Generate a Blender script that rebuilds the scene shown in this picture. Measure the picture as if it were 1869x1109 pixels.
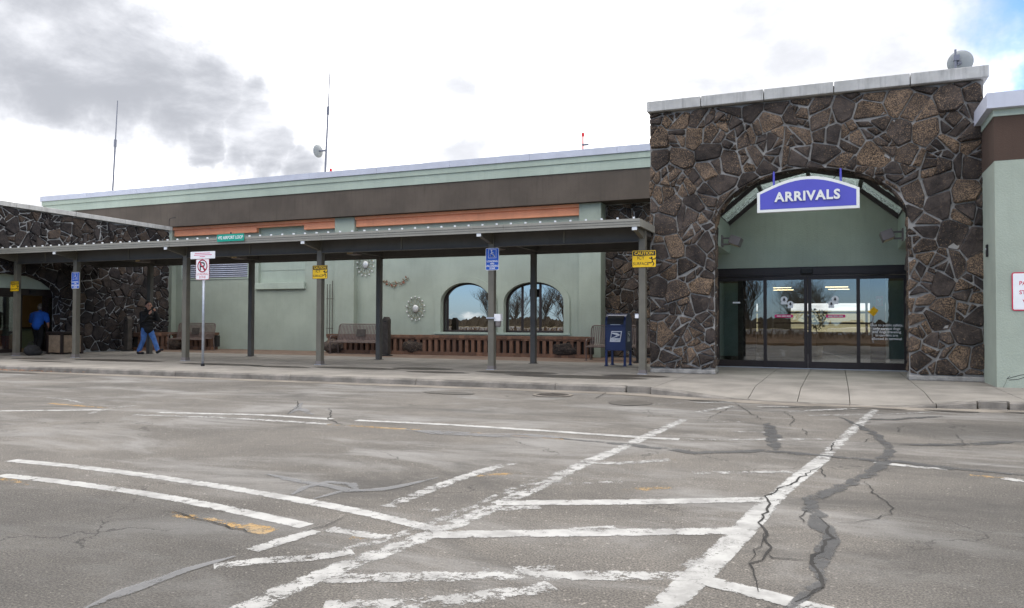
import bpy, bmesh, math, random
import numpy as np
from mathutils import Vector, Matrix
random.seed(7); RNG = np.random.default_rng(11)
S = bpy.context.scene; COL = S.collection
for o in list(bpy.data.objects): bpy.data.objects.remove(o)
R = math.radians
# ------------------------------------------------------------------ camera
cam = bpy.data.cameras.new('camera'); camo = bpy.data.objects.new('camera', cam); COL.objects.link(camo)
cam.lens = 26.97; cam.sensor_width = 36; cam.clip_end = 6000; cam.clip_start = .05
yaw, pitch, roll = R(22.9), R(1.29), R(0.2)
fw = Vector((-math.sin(yaw)*math.cos(pitch), math.cos(yaw)*math.cos(pitch), math.sin(pitch)))
rt = Vector((math.cos(yaw), math.sin(yaw), 0)); up = rt.cross(fw)
rt, up = rt*math.cos(roll)+up*math.sin(roll), -rt*math.sin(roll)+up*math.cos(roll)
camo.matrix_world = Matrix(((rt.x, up.x, -fw.x, 0), (rt.y, up.y, -fw.y, 0), (rt.z, up.z, -fw.z, 1.2), (0, 0, 0, 1)))
S.camera = camo
# ------------------------------------------------------------------ node helper
class NT:
    def __init__(s, nt): s.nt = nt
    def n(s, t, **k):
        nd = s.nt.nodes.new(t)
        for a, b in k.items(): setattr(nd, a, b)
        return nd
    def set(s, nd, i, v):
        if hasattr(v, 'is_output'): s.nt.links.new(v, nd.inputs[i])
        elif v is not None: nd.inputs[i].default_value = v
    def math(s, op, a, b=None, c=None, clamp=False):
        nd = s.n('ShaderNodeMath', operation=op); nd.use_clamp = clamp
        s.set(nd, 0, a); s.set(nd, 1, b); s.set(nd, 2, c); return nd.outputs[0]
    def vmath(s, op, a, b=None):
        nd = s.n('ShaderNodeVectorMath', operation=op); s.set(nd, 0, a)
        if op == 'SCALE': s.set(nd, 3, b)
        else: s.set(nd, 1, b)
        return nd.outputs['Value'] if op == 'DOT_PRODUCT' else nd.outputs[0]
    def mix(s, f, a, b, mode='MIX'):
        nd = s.n('ShaderNodeMix', data_type='RGBA', blend_type=mode)
        s.set(nd, 0, f); s.set(nd, 6, a); s.set(nd, 7, b); return nd.outputs[2]
    def noise(s, vec, scale, detail=4, rough=.55, dist=0, col=False):
        nd = s.n('ShaderNodeTexNoise'); s.set(nd, 'Vector', vec); s.set(nd, 'Scale', scale)
        s.set(nd, 'Detail', detail); s.set(nd, 'Roughness', rough); s.set(nd, 'Distortion', dist)
        return nd.outputs['Color' if col else 'Fac']
    def ramp(s, f, lo, hi, a=0., b=1., smooth=True):
        nd = s.n('ShaderNodeMapRange', interpolation_type='SMOOTHSTEP' if smooth else 'LINEAR')
        s.set(nd, 0, f); s.set(nd, 1, lo); s.set(nd, 2, hi); s.set(nd, 3, a); s.set(nd, 4, b); return nd.outputs[0]
    def mapping(s, vec, scale, rot=(0, 0, 0)):
        nd = s.n('ShaderNodeMapping'); s.set(nd, 0, vec); s.set(nd, 2, rot); s.set(nd, 3, scale); return nd.outputs[0]
def c4(c): return (c[0], c[1], c[2], 1)
# ------------------------------------------------------------------ world: broken cloud over a blue sky
SUN_AZ, SUN_EL = R(-12), R(60)          # azimuth from +Y towards +X, sun stands behind the terminal
w = bpy.data.worlds.new('World'); S.world = w; w.use_nodes = True
t = NT(w.node_tree); w.node_tree.nodes.clear()
sky = t.n('ShaderNodeTexSky', sky_type='NISHITA'); sky.sun_disc = False
sky.sun_elevation = SUN_EL; sky.sun_rotation = SUN_AZ; sky.air_density = 1; sky.dust_density = .4; sky.ozone_density = 1.5
d0 = t.n('ShaderNodeTexCoord').outputs['Generated']
wob = t.vmath('SUBTRACT', t.noise(d0, 5.5, 6, .6, 0, True), (.5, .5, .5))
dirw = t.vmath('NORMALIZE', t.vmath('ADD', d0, t.vmath('SCALE', wob, .22)))
sep = t.n('ShaderNodeSeparateXYZ'); t.set(sep, 0, d0)
zc = t.math('MAXIMUM', t.math('ADD', sep.outputs[2], .22), .12)
plane = t.n('ShaderNodeCombineXYZ'); t.set(plane, 0, t.math('DIVIDE', sep.outputs[0], zc)); t.set(plane, 1, t.math('DIVIDE', sep.outputs[1], zc)); 
pv = plane.outputs[0]
def blob(d, r_in, r_out):
    v = Vector(d).normalized()
    return t.ramp(t.vmath('DOT_PRODUCT', dirw, tuple(v)), math.cos(R(r_out)), math.cos(R(r_in)))
def total(lst):
    a = lst[0]
    for b in lst[1:]: a = t.math('MAXIMUM', a, b)
    return a
n1 = t.noise(pv, 1.1, 8, .55, .3); n2 = t.noise(pv, 2.6, 8, .6, .2)
grey_blobs = total([blob((-.82, .45, .36), 5, 11), blob((-.765, .55, .325), 3, 8), blob((-.73, .61, .295), 2, 7), blob((-.70, .66, .27), 1, 6), blob((-.655, .715, .245), 0, 4.6),
    blob((-.635, .738, .225), 0, 3.6), blob((-.60, .775, .195), 0, 3.6), t.math('MULTIPLY', total([blob((-.84, .53, .19), 0, 4), blob((-.80, .59, .125), 0, 3.5)]), .6), blob((-.70, .69, .215), 0, 2.4),
    t.math('MULTIPLY', total([blob((-.46, .85, .265), 0, 2.8), blob((-.435, .87, .215), 0, 2.6), blob((-.06, .94, .345), 0, 6), blob((.06, .95, .30), 0, 6), blob((.12, .94, .345), 0, 7), blob((-.12, .94, .30), 0, 4)]), .72)])
general = t.math('MULTIPLY', t.ramp(t.noise(pv, 1.7, 8, .6, .4), .44, .74), .62)
shade = t.math('MAXIMUM', t.math('MULTIPLY', grey_blobs, t.ramp(n2, .25, .62, .55, 1.)), general)
side = t.math('MULTIPLY', t.math('ABSOLUTE', t.ramp(sep.outputs[0], .02, .16)), 0)
cloud = t.mix(1., t.mix(shade, (1., .985, .97, 1), (.93, .965, 1.06, 1)), t.vmath('SCALE', (1, 1, 1), t.math('MULTIPLY', 15., t.math('EXPONENT', t.math('MULTIPLY', shade, -1.55)))), 'MULTIPLY')
# coverage: unbroken towards the sun, broken cumulus on the far side (as the windows mirror it)
thr = t.ramp(sep.outputs[2], .06, .42, .57, .36)
cov_noise = t.ramp(t.math('SUBTRACT', n1, thr), 0, .13)
front = t.ramp(sep.outputs[1], -.05, .3)
gaps = total([blob((.205, .925, .325), 1.5, 7), blob((.215, .945, .245), .8, 4.5), t.math('MULTIPLY', blob((-.283, .903, .338), 0, .95), .55)])
cov = t.math('MAXIMUM', cov_noise, front)
cov = t.math('MULTIPLY', cov, t.math('SUBTRACT', 1., t.math('MULTIPLY', gaps, 1.)))
skyc = t.mix(1., sky.outputs[0], (.60, .82, 1.22, 1), 'MULTIPLY')
final = t.mix(cov, skyc, cloud)
bg = t.n('ShaderNodeBackground'); t.set(bg, 0, final); t.set(bg, 1, .095)
t.set(t.n('ShaderNodeOutputWorld'), 0, bg.outputs[0])
# ------------------------------------------------------------------ sun (veiled by cloud)
sl = bpy.data.lights.new('sun', 'SUN'); sl.energy = .8; sl.angle = R(55); sl.color = (1, .96, .9)
so = bpy.data.objects.new('sun', sl); COL.objects.link(so)
sd = Vector((math.sin(SUN_AZ)*math.cos(SUN_EL), math.cos(SUN_AZ)*math.cos(SUN_EL), math.sin(SUN_EL)))
so.rotation_euler = (-sd).to_track_quat('-Z', 'Y').to_euler(); so.location = sd*60
S.view_settings.view_transform = 'Standard'; S.view_settings.look = 'None'; S.view_settings.exposure = 0.95; S.view_settings.gamma = 1
S.view_settings.use_curve_mapping = False
S.render.engine = 'CYCLES'; S.cycles.transparent_max_bounces = 40; S.cycles.max_bounces = 8
# ------------------------------------------------------------------ materials
MATS = {}
def mk(name, col, rough=.75, var=.12, vs=1.3, bump=.0, bs=40, metal=0, streak=0., spec=.4, speck=0., speckcol=None, coat=0):
    m = bpy.data.materials.new(name); m.use_nodes = True; t = NT(m.node_tree); bs_ = m.node_tree.nodes['Principled BSDF']
    pos = t.n('ShaderNodeNewGeometry').outputs['Position']
    a = [c*(1-var) for c in col]; b = [min(1, c*(1+var)) for c in col]
    f = t.ramp(t.noise(pos, vs, 5, .6), .3, .7)
    c = t.mix(f, c4(a), c4(b))
    if streak:
        sn = t.noise(t.mapping(pos, (5, 5, .45)), 1.6, 5, .65)
        c = t.mix(t.math('MULTIPLY', t.ramp(sn, .48, .75), streak), c, c4([x*.45 for x in col]))
    if speck:
        sp = t.ramp(t.noise(pos, 65, 3, .6), .55, .66)
        c = t.mix(t.math('MULTIPLY', sp, speck), c, c4(speckcol or [x*.4 for x in col]))
    t.set(bs_, 'Base Color', c); t.set(bs_, 'Roughness', rough); t.set(bs_, 'Metallic', metal); t.set(bs_, 'Specular IOR Level', spec)
    if coat: t.set(bs_, 'Coat Weight', coat)
    if bump:
        bn = t.n('ShaderNodeBump'); t.set(bn, 'Strength', bump); t.set(bn, 'Distance', .02); t.set(bn, 'Height', t.noise(pos, bs, 5, .6))
        t.set(bs_, 'Normal', bn.outputs[0])
    MATS[name] = m; return m
mk('sage', (.355, .40, .335), .9, .10, .7, .5, 38, streak=.13)
mk('sage_light', (.41, .475, .40), .9, .08, .8, .4, 38, streak=.13)
mk('brown_stucco', (.105, .085, .068), .9, .14, .8, .5, 38, streak=.3)
mk('brown_right', (.075, .048, .036), .9, .1, 1.0, .35, 45, streak=.1)
mk('orange', (.86, .36, .20), .8, .08, .9, .25, 45, streak=.12)
mk('flashing', (.52, .54, .62), .5, .06, 2, 0, metal=.0, streak=.08)
mk('coping', (.44, .44, .43), .9, .12, 3, .4, 50, streak=.65)
mk('mortar', (.29, .28, .265), .95, .25, 6, .8, 60)
mk('mortar_pale', (.33, .335, .34), .95, .2, 6, .8, 60)
mk('slab', (.25, .23, .203), .9, .2, 1.1, .35, 60, speck=.15)
mk('kerb_stone', (.20, .182, .16), .9, .38, 1.9, .5, 40, speck=.2)
mk('gutter_concrete', (.21, .185, .155), .9, .22, 1.8, .4, 45, speck=.2)
mk('canopy_paint', (.27, .26, .225), .55, .07, 2, 0, streak=.12)
mk('beam_paint', (.085, .08, .072), .55, .1, 2, 0, streak=.15)
mk('post_paint', (.135, .125, .10), .5, .1, 3, 0, streak=.18)
mk('roof_metal', (.70, .72, .74), .4, .05, 2)
mk('galvanised', (.42, .45, .50), .45, .12, 8, 0, metal=.5)
mk('dark_frame', (.022, .015, .014), .45, .2, 3)
mk('black', (.012, .012, .013), .6, .2, 3)
mk('soft_black', (.02, .02, .022), .85, .3, 12, .5, 60)
mk('teal_panel', (.34, .52, .48), .6, .05, 1)
mk('interior_wall', (.16, .145, .12), .8, .08, 1)
mk('interior_dark', (.03, .028, .026), .8, .2, 1)
mk('interior_floor', (.07, .062, .055), .35, .2, 1)
mk('sign_white', (.78, .78, .80), .45, .04, 4)
mk('sign_blue', (.012, .10, .52), .4, .06, 4)
mk('sign_yellow', (.86, .54, .01), .45, .06, 4)
mk('sign_red', (.55, .015, .06), .45, .06, 4)
mk('sign_green', (.0, .30, .21), .4, .06, 4)
mk('ink', (.02, .018, .02), .5, .05, 4)
mk('arrivals_blue', (.085, .085, .47), .42, .03, 2)
mk('arrivals_white', (.74, .75, .72), .5, .03, 2)
mk('bench_metal', (.155, .115, .098), .5, .12, 6)
mk('mailbox_blue', (.008, .022, .105), .32, .12, 4, spec=.5)
mk('cast_iron', (.06, .05, .042), .7, .3, 6, .5, 40)
mk('art_metal', (.22, .18, .12), .4, .3, 10, metal=.8)
mk('art_pearl', (.58, .58, .56), .3, .15, 20, metal=.3)
mk('art_leaf', (.25, .09, .06), .5, .4, 14, metal=.3)
mk('rod_metal', (.13, .12, .10), .5, .2, 6, metal=.6)
mk('lamp_housing', (.17, .15, .145), .55, .08, 4)
mk('lamp_lens', (.55, .42, .22), .3, .2, 18)
mk('aggregate', (.27, .20, .14), .95, .2, 5, .8, 70, speck=.55, speckcol=(.08, .06, .045))
mk('skin', (.50, .26, .18), .55, .08, 8)
mk('jeans', (.075, .17, .42), .9, .22, 7, .4, 80)
mk('jacket', (.009, .009, .010), .7, .3, 9, .6, 30)
mk('shirt_blue', (.012, .09, .42), .85, .15, 6, .3, 60)
mk('trousers', (.008, .008, .009), .9, .2, 6, .3, 60)
mk('hair', (.02, .015, .012), .7, .3, 20, .5, 90)
mk('grey_hair', (.16, .14, .12), .7, .3, 20, .5, 90)
mk('bark', (.075, .062, .05), .95, .3, 4, .8, 30)
mk('mulch', (.10, .062, .035), .95, .35, 3, .8, 30)
mk('dry_grass', (.24, .20, .09), .95, .3, .08, .5, 4)
mk('red_lens', (.55, .02, .03), .3, .1, 5)
mk('dish_grey', (.25, .27, .28), .5, .08, 4)
mk('mast', (.16, .17, .21), .5, .1, 4, metal=.4)
mk('plant_leaf', (.06, .10, .035), .7, .3, 6)
mk('sticker_magenta', (.62, .02, .16), .5, .05, 4)
mk('car_silver', (.42, .43, .45), .3, .04, 2, metal=.4, coat=.5)
mk('car_blue', (.05, .08, .16), .3, .04, 2, coat=.5)
mk('car_white', (.7, .7, .7), .3, .04, 2, coat=.5)
mk('rubber', (.015, .015, .015), .85, .2, 6)
mk('counter_teal', (.20, .30, .27), .7, .06, 2)
mk('beige', (.32, .25, .16), .8, .08, 2)
mk('autumn_leaf', (.32, .12, .03), .8, .4, 20)
mk('apron_concrete', (.45, .45, .42), .9, .1, .2)

def glass_mat(name, tint, refl, ior_boost):
    m = bpy.data.materials.new(name); m.use_nodes = True; nt = m.node_tree; nt.nodes.clear(); t = NT(nt)
    lw = t.n('ShaderNodeFresnel'); t.set(lw, 0, 1.5)
    f = t.math('ADD', t.math('MULTIPLY', lw.outputs[0], ior_boost), refl, clamp=True)
    tr = t.n('ShaderNodeBsdfTransparent'); t.set(tr, 0, c4(tint))
    gl = t.n('ShaderNodeBsdfGlossy'); t.set(gl, 'Roughness', .004)
    pos = t.n('ShaderNodeNewGeometry').outputs['Position']
    bn = t.n('ShaderNodeBump'); t.set(bn, 'Strength', .06); t.set(bn, 'Distance', .02); t.set(bn, 'Height', t.noise(pos, 1.1, 2, .5)); t.set(gl, 'Normal', bn.outputs[0])
    mx = t.n('ShaderNodeMixShader'); t.set(mx, 0, f); t.set(mx, 1, tr.outputs[0]); t.set(mx, 2, gl.outputs[0])
    t.set(t.n('ShaderNodeOutputMaterial'), 0, mx.outputs[0]); MATS[name] = m
glass_mat('door_glass', (.72, .74, .73), .13, 1.2)
glass_mat('window_glass', (.28, .30, .31), .50, 1.2)
glass_mat('skylight_glass', (.80, .93, .91), .06, 1.0)

m = MATS['skylight_glass']; t = NT(m.node_tree); outn = [n for n in m.node_tree.nodes if n.type == 'OUTPUT_MATERIAL'][0]; old = outn.inputs[0].links[0].from_socket
tl = t.n('ShaderNodeBsdfTranslucent'); t.set(tl, 0, (.55, .68, .66, 1)); mx = t.n('ShaderNodeMixShader'); t.set(mx, 0, t.ramp(t.noise(t.n('ShaderNodeNewGeometry').outputs['Position'], 14, 5, .7), .35, .7, .10, .42)); t.set(mx, 1, old); t.set(mx, 2, tl.outputs[0]); t.set(outn, 0, mx.outputs[0])
def emit(name, col, st):
    m = bpy.data.materials.new(name); m.use_nodes = True; b = m.node_tree.nodes['Principled BSDF']
    b.inputs['Base Color'].default_value = c4(col); b.inputs['Emission Color'].default_value = c4(col); b.inputs['Emission Strength'].default_value = st
    MATS[name] = m
emit('tube_and_fill_light', (1, .76, .42), 5.)  # hall tubes, and the fill tubes added to brighten the interiors

def stone_mat(name, dark, mid, fleck, amount):
    m = bpy.data.materials.new(name); m.use_nodes = True; t = NT(m.node_tree); B = m.node_tree.nodes['Principled BSDF']
    pos = t.n('ShaderNodeNewGeometry').outputs['Position']; rnd = t.n('ShaderNodeObjectInfo').outputs['Random']
    base = t.mix(t.ramp(t.noise(pos, 3.2, 6, .65), .32, .7), c4(dark), c4(mid))
    tone = t.ramp(rnd, 0, 1, .62, 1.3, False)
    base = t.mix(1., base, t.vmath('SCALE', (1, 1, 1), tone), 'MULTIPLY')
    fl = t.noise(pos, 46, 4, .66, .6)
    r2 = t.math('FRACT', t.math('MULTIPLY', rnd, 7.31))
    thr = t.ramp(r2, .1, .9, .60, .455, False)
    patch = t.ramp(t.noise(pos, 2.4, 3, .5), .35, .6, .5, 1.)
    msk = t.math('MULTIPLY', t.math('MULTIPLY', t.ramp(t.math('SUBTRACT', fl, thr), 0, .10), patch), amount)
    c = t.mix(msk, base, t.mix(t.noise(pos, 9, 3), c4([x*.55 for x in fleck]), c4(fleck)))
    t.set(B, 'Base Color', c); t.set(B, 'Roughness', .92); t.set(B, 'Specular IOR Level', .25)
    bn = t.n('ShaderNodeBump'); t.set(bn, 'Strength', 1.); t.set(bn, 'Distance', .03)
    h = t.math('ADD', t.math('MULTIPLY', t.noise(pos, 30, 5, .7), .6), t.math('MULTIPLY', t.noise(pos, 7, 4, .6), 1.)); t.set(bn, 'Height', h)
    t.set(B, 'Normal', bn.outputs[0]); MATS[name] = m
stone_mat('lava_stone', (.028, .024, .023), (.078, .062, .054), (.38, .26, .165), .9)
stone_mat('black_stone', (.014, .013, .015), (.045, .038, .037), (.22, .15, .10), .6)

def brick_like(name, cols, bump=.5):
    m = bpy.data.materials.new(name); m.use_nodes = True; t = NT(m.node_tree); B = m.node_tree.nodes['Principled BSDF']
    pos = t.n('ShaderNodeNewGeometry').outputs['Position']; rnd = t.n('ShaderNodeObjectInfo').outputs['Random']
    c = t.mix(rnd, c4(cols[0]), c4(cols[1])); c = t.mix(t.math('MULTIPLY', t.ramp(t.noise(pos, 9, 5, .65), .4, .75), .55), c, c4(cols[2]))
    t.set(B, 'Base Color', c); t.set(B, 'Roughness', .9)
    bn = t.n('ShaderNodeBump'); t.set(bn, 'Strength', bump); t.set(bn, 'Distance', .015); t.set(bn, 'Height', t.noise(pos, 35, 5, .65)); t.set(B, 'Normal', bn.outputs[0])
    MATS[name] = m
brick_like('brick', ((.13, .070, .045), (.24, .125, .075), (.075, .050, .040)))

def asphalt():
    m = bpy.data.materials.new('asphalt'); m.use_nodes = True; t = NT(m.node_tree); B = m.node_tree.nodes['Principled BSDF']
    pos = t.n('ShaderNodeNewGeometry').outputs['Position']
    big = t.ramp(t.noise(pos, .28, 6, .62, .4), .3, .7); med = t.ramp(t.noise(pos, 1.7, 7, .7, .3), .34, .70)
    c = t.mix(big, (.085, .079, .072, 1), (.140, .131, .119, 1)); c = t.mix(t.math('MULTIPLY', med, .5), c, (.072, .068, .064, 1))
    fine = t.noise(pos, 85, 3, .75); c = t.mix(t.ramp(fine, .36, .66), t.mix(1., c, (.5, .5, .51, 1), 'MULTIPLY'), t.mix(1., c, (1.5, 1.46, 1.4, 1), 'MULTIPLY'))
    grit = t.noise(pos, 42, 2, .5); c = t.mix(t.ramp(grit, .64, .76), c, (.24, .222, .198, 1))
    dust = t.noise(t.mapping(pos, (.4, 1.0, 1), (0, 0, R(-10))), 1.0, 7, .66, .5)
    c = t.mix(t.math('MULTIPLY', t.ramp(dust, .46, .68), .72), c, (.205, .20, .192, 1))
    oil = t.noise(t.mapping(pos, (.5, 1.1, 1), (0, 0, R(12))), .6, 7, .7, .6); c = t.mix(t.math('MULTIPLY', t.ramp(oil, .49, .70), .8), c, (.048, .045, .042, 1))
    scr = t.noise(t.mapping(pos, (.8, 9, 1), (0, 0, R(-6))), 1.2, 6, .7); c = t.mix(t.math('MULTIPLY', t.ramp(scr, .58, .74), .2), c, (.22, .214, .205, 1))
    c = t.mix(1., c, (1.22, 1.21, 1.20, 1), 'MULTIPLY')
    wp = t.vmath('ADD', pos, t.vmath('SCALE', t.noise(pos, 2.5, 5, .65, 0, True), .55)); vo = t.n('ShaderNodeTexVoronoi', feature='DISTANCE_TO_EDGE'); t.set(vo, 'Vector', wp); t.set(vo, 'Scale', .62)
    hair = t.math('MULTIPLY', t.math('SUBTRACT', 1., t.ramp(vo.outputs[0], .0015, .008)), t.ramp(t.noise(pos, .5, 4, .6), .50, .62)); c = t.mix(t.math('MULTIPLY', hair, .8), c, (.03, .028, .026, 1))
    t.set(B, 'Base Color', c); t.set(B, 'Roughness', .85); t.set(B, 'Specular IOR Level', .3)
    bn = t.n('ShaderNodeBump'); t.set(bn, 'Strength', .7); t.set(bn, 'Distance', .01); t.set(bn, 'Height', t.math('ADD', fine, t.noise(pos, 25, 4, .6))); t.set(B, 'Normal', bn.outputs[0])
    MATS['asphalt'] = m
asphalt()

def decal(name, col, col2, wear, edge=.35, rough=.8, nscale=9, alpha=1., soft=.04):
    """worn film: wear in 0..1 removes paint by noise, more at the edges (v of the UV map runs -1..1 across)."""
    m = bpy.data.materials.new(name); m.use_nodes = True; nt = m.node_tree; t = NT(nt); B = nt.nodes['Principled BSDF']; out = nt.nodes['Material Output']
    pos = t.n('ShaderNodeNewGeometry').outputs['Position']; uv = t.n('ShaderNodeUVMap').outputs[0]
    sp = t.n('ShaderNodeSeparateXYZ'); t.set(sp, 0, uv)
    ev = t.math('ABSOLUTE', t.math('SUBTRACT', t.math('MULTIPLY', sp.outputs[1], 2), 1)); 
    n = t.math('ADD', t.math('MULTIPLY', t.noise(pos, nscale, 8, .7), .62), t.math('MULTIPLY', t.noise(pos, 60, 4, .75), .38))
    wear = t.math('ADD', wear, t.math('MULTIPLY', t.math('SUBTRACT', t.noise(pos, 1.1, 4, .6), .5), .22))
    lim = t.math('ADD', wear, t.math('MULTIPLY', t.math('POWER', ev, 4.), edge))
    a = t.math('MULTIPLY', t.ramp(t.math('SUBTRACT', n, lim), -soft*.9, soft*1.1), alpha)
    c = t.mix(t.ramp(t.noise(pos, 5, 5, .65), .35, .7), c4(col), c4(col2))
    t.set(B, 'Base Color', c); t.set(B, 'Roughness', rough); t.set(B, 'Alpha', a); MATS[name] = m
for k, wv in enumerate((.40, .465, .51)):
    decal('paint_white_%d' % k, (.40, .395, .38), (.25, .245, .235), wv, .12, alpha=.93-.05*k)
    decal('paint_yellow_%d' % k, (.38, .22, .06), (.30, .23, .14), wv+.02, .2, alpha=.85)
decal('tar', (.030, .031, .034), (.058, .058, .06), .445, .13, .55, 7, .7)
decal('grey_seal', (.17, .17, .174), (.21, .21, .213), .42, .14, .8, 5, .6)
decal('crack_dark', (.012, .011, .010), (.022, .02, .018), .36, .2, .95, 14)
decal('wet_stain', (.055, .047, .039), (.085, .073, .061), .20, .42, .5, 2.2, .9, .08)
decal('dark_film', (.050, .048, .046), (.085, .081, .076), .30, .42, .8, 1.1, .34, .22)
decal('damp_road', (.055, .048, .040), (.085, .075, .065), .2, .45, .5, 3)

def paving():
    m = bpy.data.materials.new('brick_paving'); m.use_nodes = True; t = NT(m.node_tree); B = m.node_tree.nodes['Principled BSDF']
    pos = t.n('ShaderNodeNewGeometry').outputs['Position']
    br = t.n('ShaderNodeTexBrick'); t.set(br, 'Vector', pos); t.set(br, 'Color1', (.19, .115, .075, 1)); t.set(br, 'Color2', (.25, .17, .12, 1)); t.set(br, 'Mortar', (.20, .17, .14, 1))
    t.set(br, 'Scale', 1.); t.set(br, 'Mortar Size', .008); t.set(br, 'Brick Width', .21); t.set(br, 'Row Height', .105)
    c = t.mix(t.ramp(t.noise(pos, 1.4, 5, .65), .35, .7), br.outputs[0], t.mix(1., br.outputs[0], (.7, .68, .66, 1), 'MULTIPLY'))
    t.set(B, 'Base Color', c); t.set(B, 'Roughness', .9); MATS['brick_paving'] = m
paving()
# ------------------------------------------------------------------ mesh helpers
class MB:
    def __init__(s): s.v = []; s.f = []
    def add(s, vs, fs):
        b = len(s.v); s.v += [tuple(p) for p in vs]; s.f += [tuple(b+i for i in f) for f in fs]; return s
    def box(s, x0, x1, y0, y1, z0, z1):
        return s.add([(x0,y0,z0),(x1,y0,z0),(x1,y1,z0),(x0,y1,z0),(x0,y0,z1),(x1,y0,z1),(x1,y1,z1),(x0,y1,z1)],
                     [(3,2,1,0),(4,5,6,7),(0,1,5,4),(1,2,6,5),(2,3,7,6),(3,0,4,7)])
    def prism(s, poly, fn, w0, w1):
        n = len(poly); s.add([fn(a, b, w0) for a, b in poly]+[fn(a, b, w1) for a, b in poly],
            [tuple(range(n-1, -1, -1)), tuple(range(n, 2*n))]+[(i, (i+1) % n, n+(i+1) % n, n+i) for i in range(n)]); return s
    def tube(s, pts, rad, n=8, cap=True):
        pts = [Vector(p) for p in pts]; rad = rad if isinstance(rad, (list, tuple)) else [rad]*len(pts); rings = []
        prev = None
        for i, p in enumerate(pts):
            d = (pts[min(i+1, len(pts)-1)]-pts[max(i-1, 0)])
            d = d.normalized() if d.length > 1e-9 else Vector((0, 0, 1))
            if prev is None: a = d.orthogonal().normalized()
            else:
                a = prev-d*prev.dot(d); a = a.normalized() if a.length > 1e-6 else d.orthogonal().normalized()
            prev = a; b = d.cross(a)
            rings.append([p+(a*math.cos(2*math.pi*k/n)+b*math.sin(2*math.pi*k/n))*rad[i] for k in range(n)])
        fs = []
        for i in range(len(pts)-1):
            for k in range(n): fs.append((i*n+k, i*n+(k+1) % n, (i+1)*n+(k+1) % n, (i+1)*n+k))
        if cap: fs += [tuple(range(n-1, -1, -1)), tuple((len(pts)-1)*n+k for k in range(n))]
        return s.add([q for r in rings for q in r], fs)
    def lathe(s, c, prof, n=20, axis='z'):
        vs = []; fs = []
        for r, h in prof:
            for k in range(n):
                a = 2*math.pi*k/n; p = (r*math.cos(a), r*math.sin(a), h)
                if axis == 'y': p = (p[0], -h, p[1])
                if axis == 'x': p = (h, p[0], p[1])
                vs.append((c[0]+p[0], c[1]+p[1], c[2]+p[2]))
        for i in range(len(prof)-1):
            for k in range(n): fs.append((i*n+k, i*n+(k+1) % n, (i+1)*n+(k+1) % n, (i+1)*n+k))
        fs += [tuple(range(n-1, -1, -1)), tuple((len(prof)-1)*n+k for k in range(n))]
        return s.add(vs, fs)
    def ball(s, c, r, nu=14, nv=9):
        r = r if isinstance(r, (tuple, list)) else (r, r, r); vs = []; fs = []
        for i in range(nv+1):
            th = math.pi*i/nv
            for k in range(nu):
                ph = 2*math.pi*k/nu; vs.append((c[0]+r[0]*math.sin(th)*math.cos(ph), c[1]+r[1]*math.sin(th)*math.sin(ph), c[2]+r[2]*math.cos(th)))
        for i in range(nv):
            for k in range(nu): fs.append((i*nu+k, (i+1)*nu+k, (i+1)*nu+(k+1) % nu, i*nu+(k+1) % nu))
        return s.add(vs, fs)
    def cap(s, p0, p1, r0, r1, n=12):      # tapered capsule
        p0, p1 = Vector(p0), Vector(p1); d = (p1-p0).normalized(); pts = []; rs = []
        for a in (85, 60, 30): pts.append(p0-d*r0*math.sin(R(a))); rs.append(r0*math.cos(R(a)))
        for k in range(5): pts.append(p0.lerp(p1, k/4)); rs.append(r0+(r1-r0)*k/4)
        for a in (30, 60, 85): pts.append(p1+d*r1*math.sin(R(a))); rs.append(r1*math.cos(R(a)))
        return s.tube(pts, rs, n)
    def tf(s, M): s.v = [tuple(M @ Vector(p)) for p in s.v]; return s
    def build(s, name, mat, parent=None, smooth=False, bevel=0, uv=None):
        me = bpy.data.meshes.new(name); off = Vector((0, 0, 0))
        q = parent
        while q is not None: off = off+q.location; q = q.parent
        me.from_pydata([tuple(Vector(p)-off) for p in s.v], [], s.f); me.update()
        o = bpy.data.objects.new(name, me); COL.objects.link(o)
        if mat: me.materials.append(MATS[mat])
        if parent: o.parent = parent
        if smooth: me.polygons.foreach_set('use_smooth', [True]*len(me.polygons))
        if uv:
            l = me.uv_layers.new(name='UVMap')
            for lp in me.loops: l.data[lp.index].uv = uv[lp.vertex_index]
        if bevel:
            bv = o.modifiers.new('bevel', 'BEVEL'); bv.width = bevel; bv.segments = 2; bv.limit_method = 'ANGLE'
        return o
def bx(name, mat, parent, *a, bevel=0): return MB().box(*a).build(name, mat, parent, bevel=bevel)
def tag(o, label=None, cat=None, group=None, kind=None):
    if label: o['label'] = label
    if cat: o['category'] = cat
    if group: o['group'] = group
    if kind: o['kind'] = kind
    return o
def thing(name, label, cat, loc=(0, 0, 0), group=None):
    o = bpy.data.objects.new(name, None); COL.objects.link(o); o.location = loc; o.empty_display_size = .2
    return tag(o, label, cat, group)
def kids(o): return [c for c in bpy.data.objects if c.parent == o]
def dup(root, loc, label, rotz=0, parent=None):
    r = root.copy(); COL.objects.link(r)
    if parent is None: r.location = loc; r.rotation_euler = (0, 0, rotz); r['label'] = label
    else: r.parent = parent
    for ch in kids(root): dup(ch, None, None, 0, r)
    return r
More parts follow.
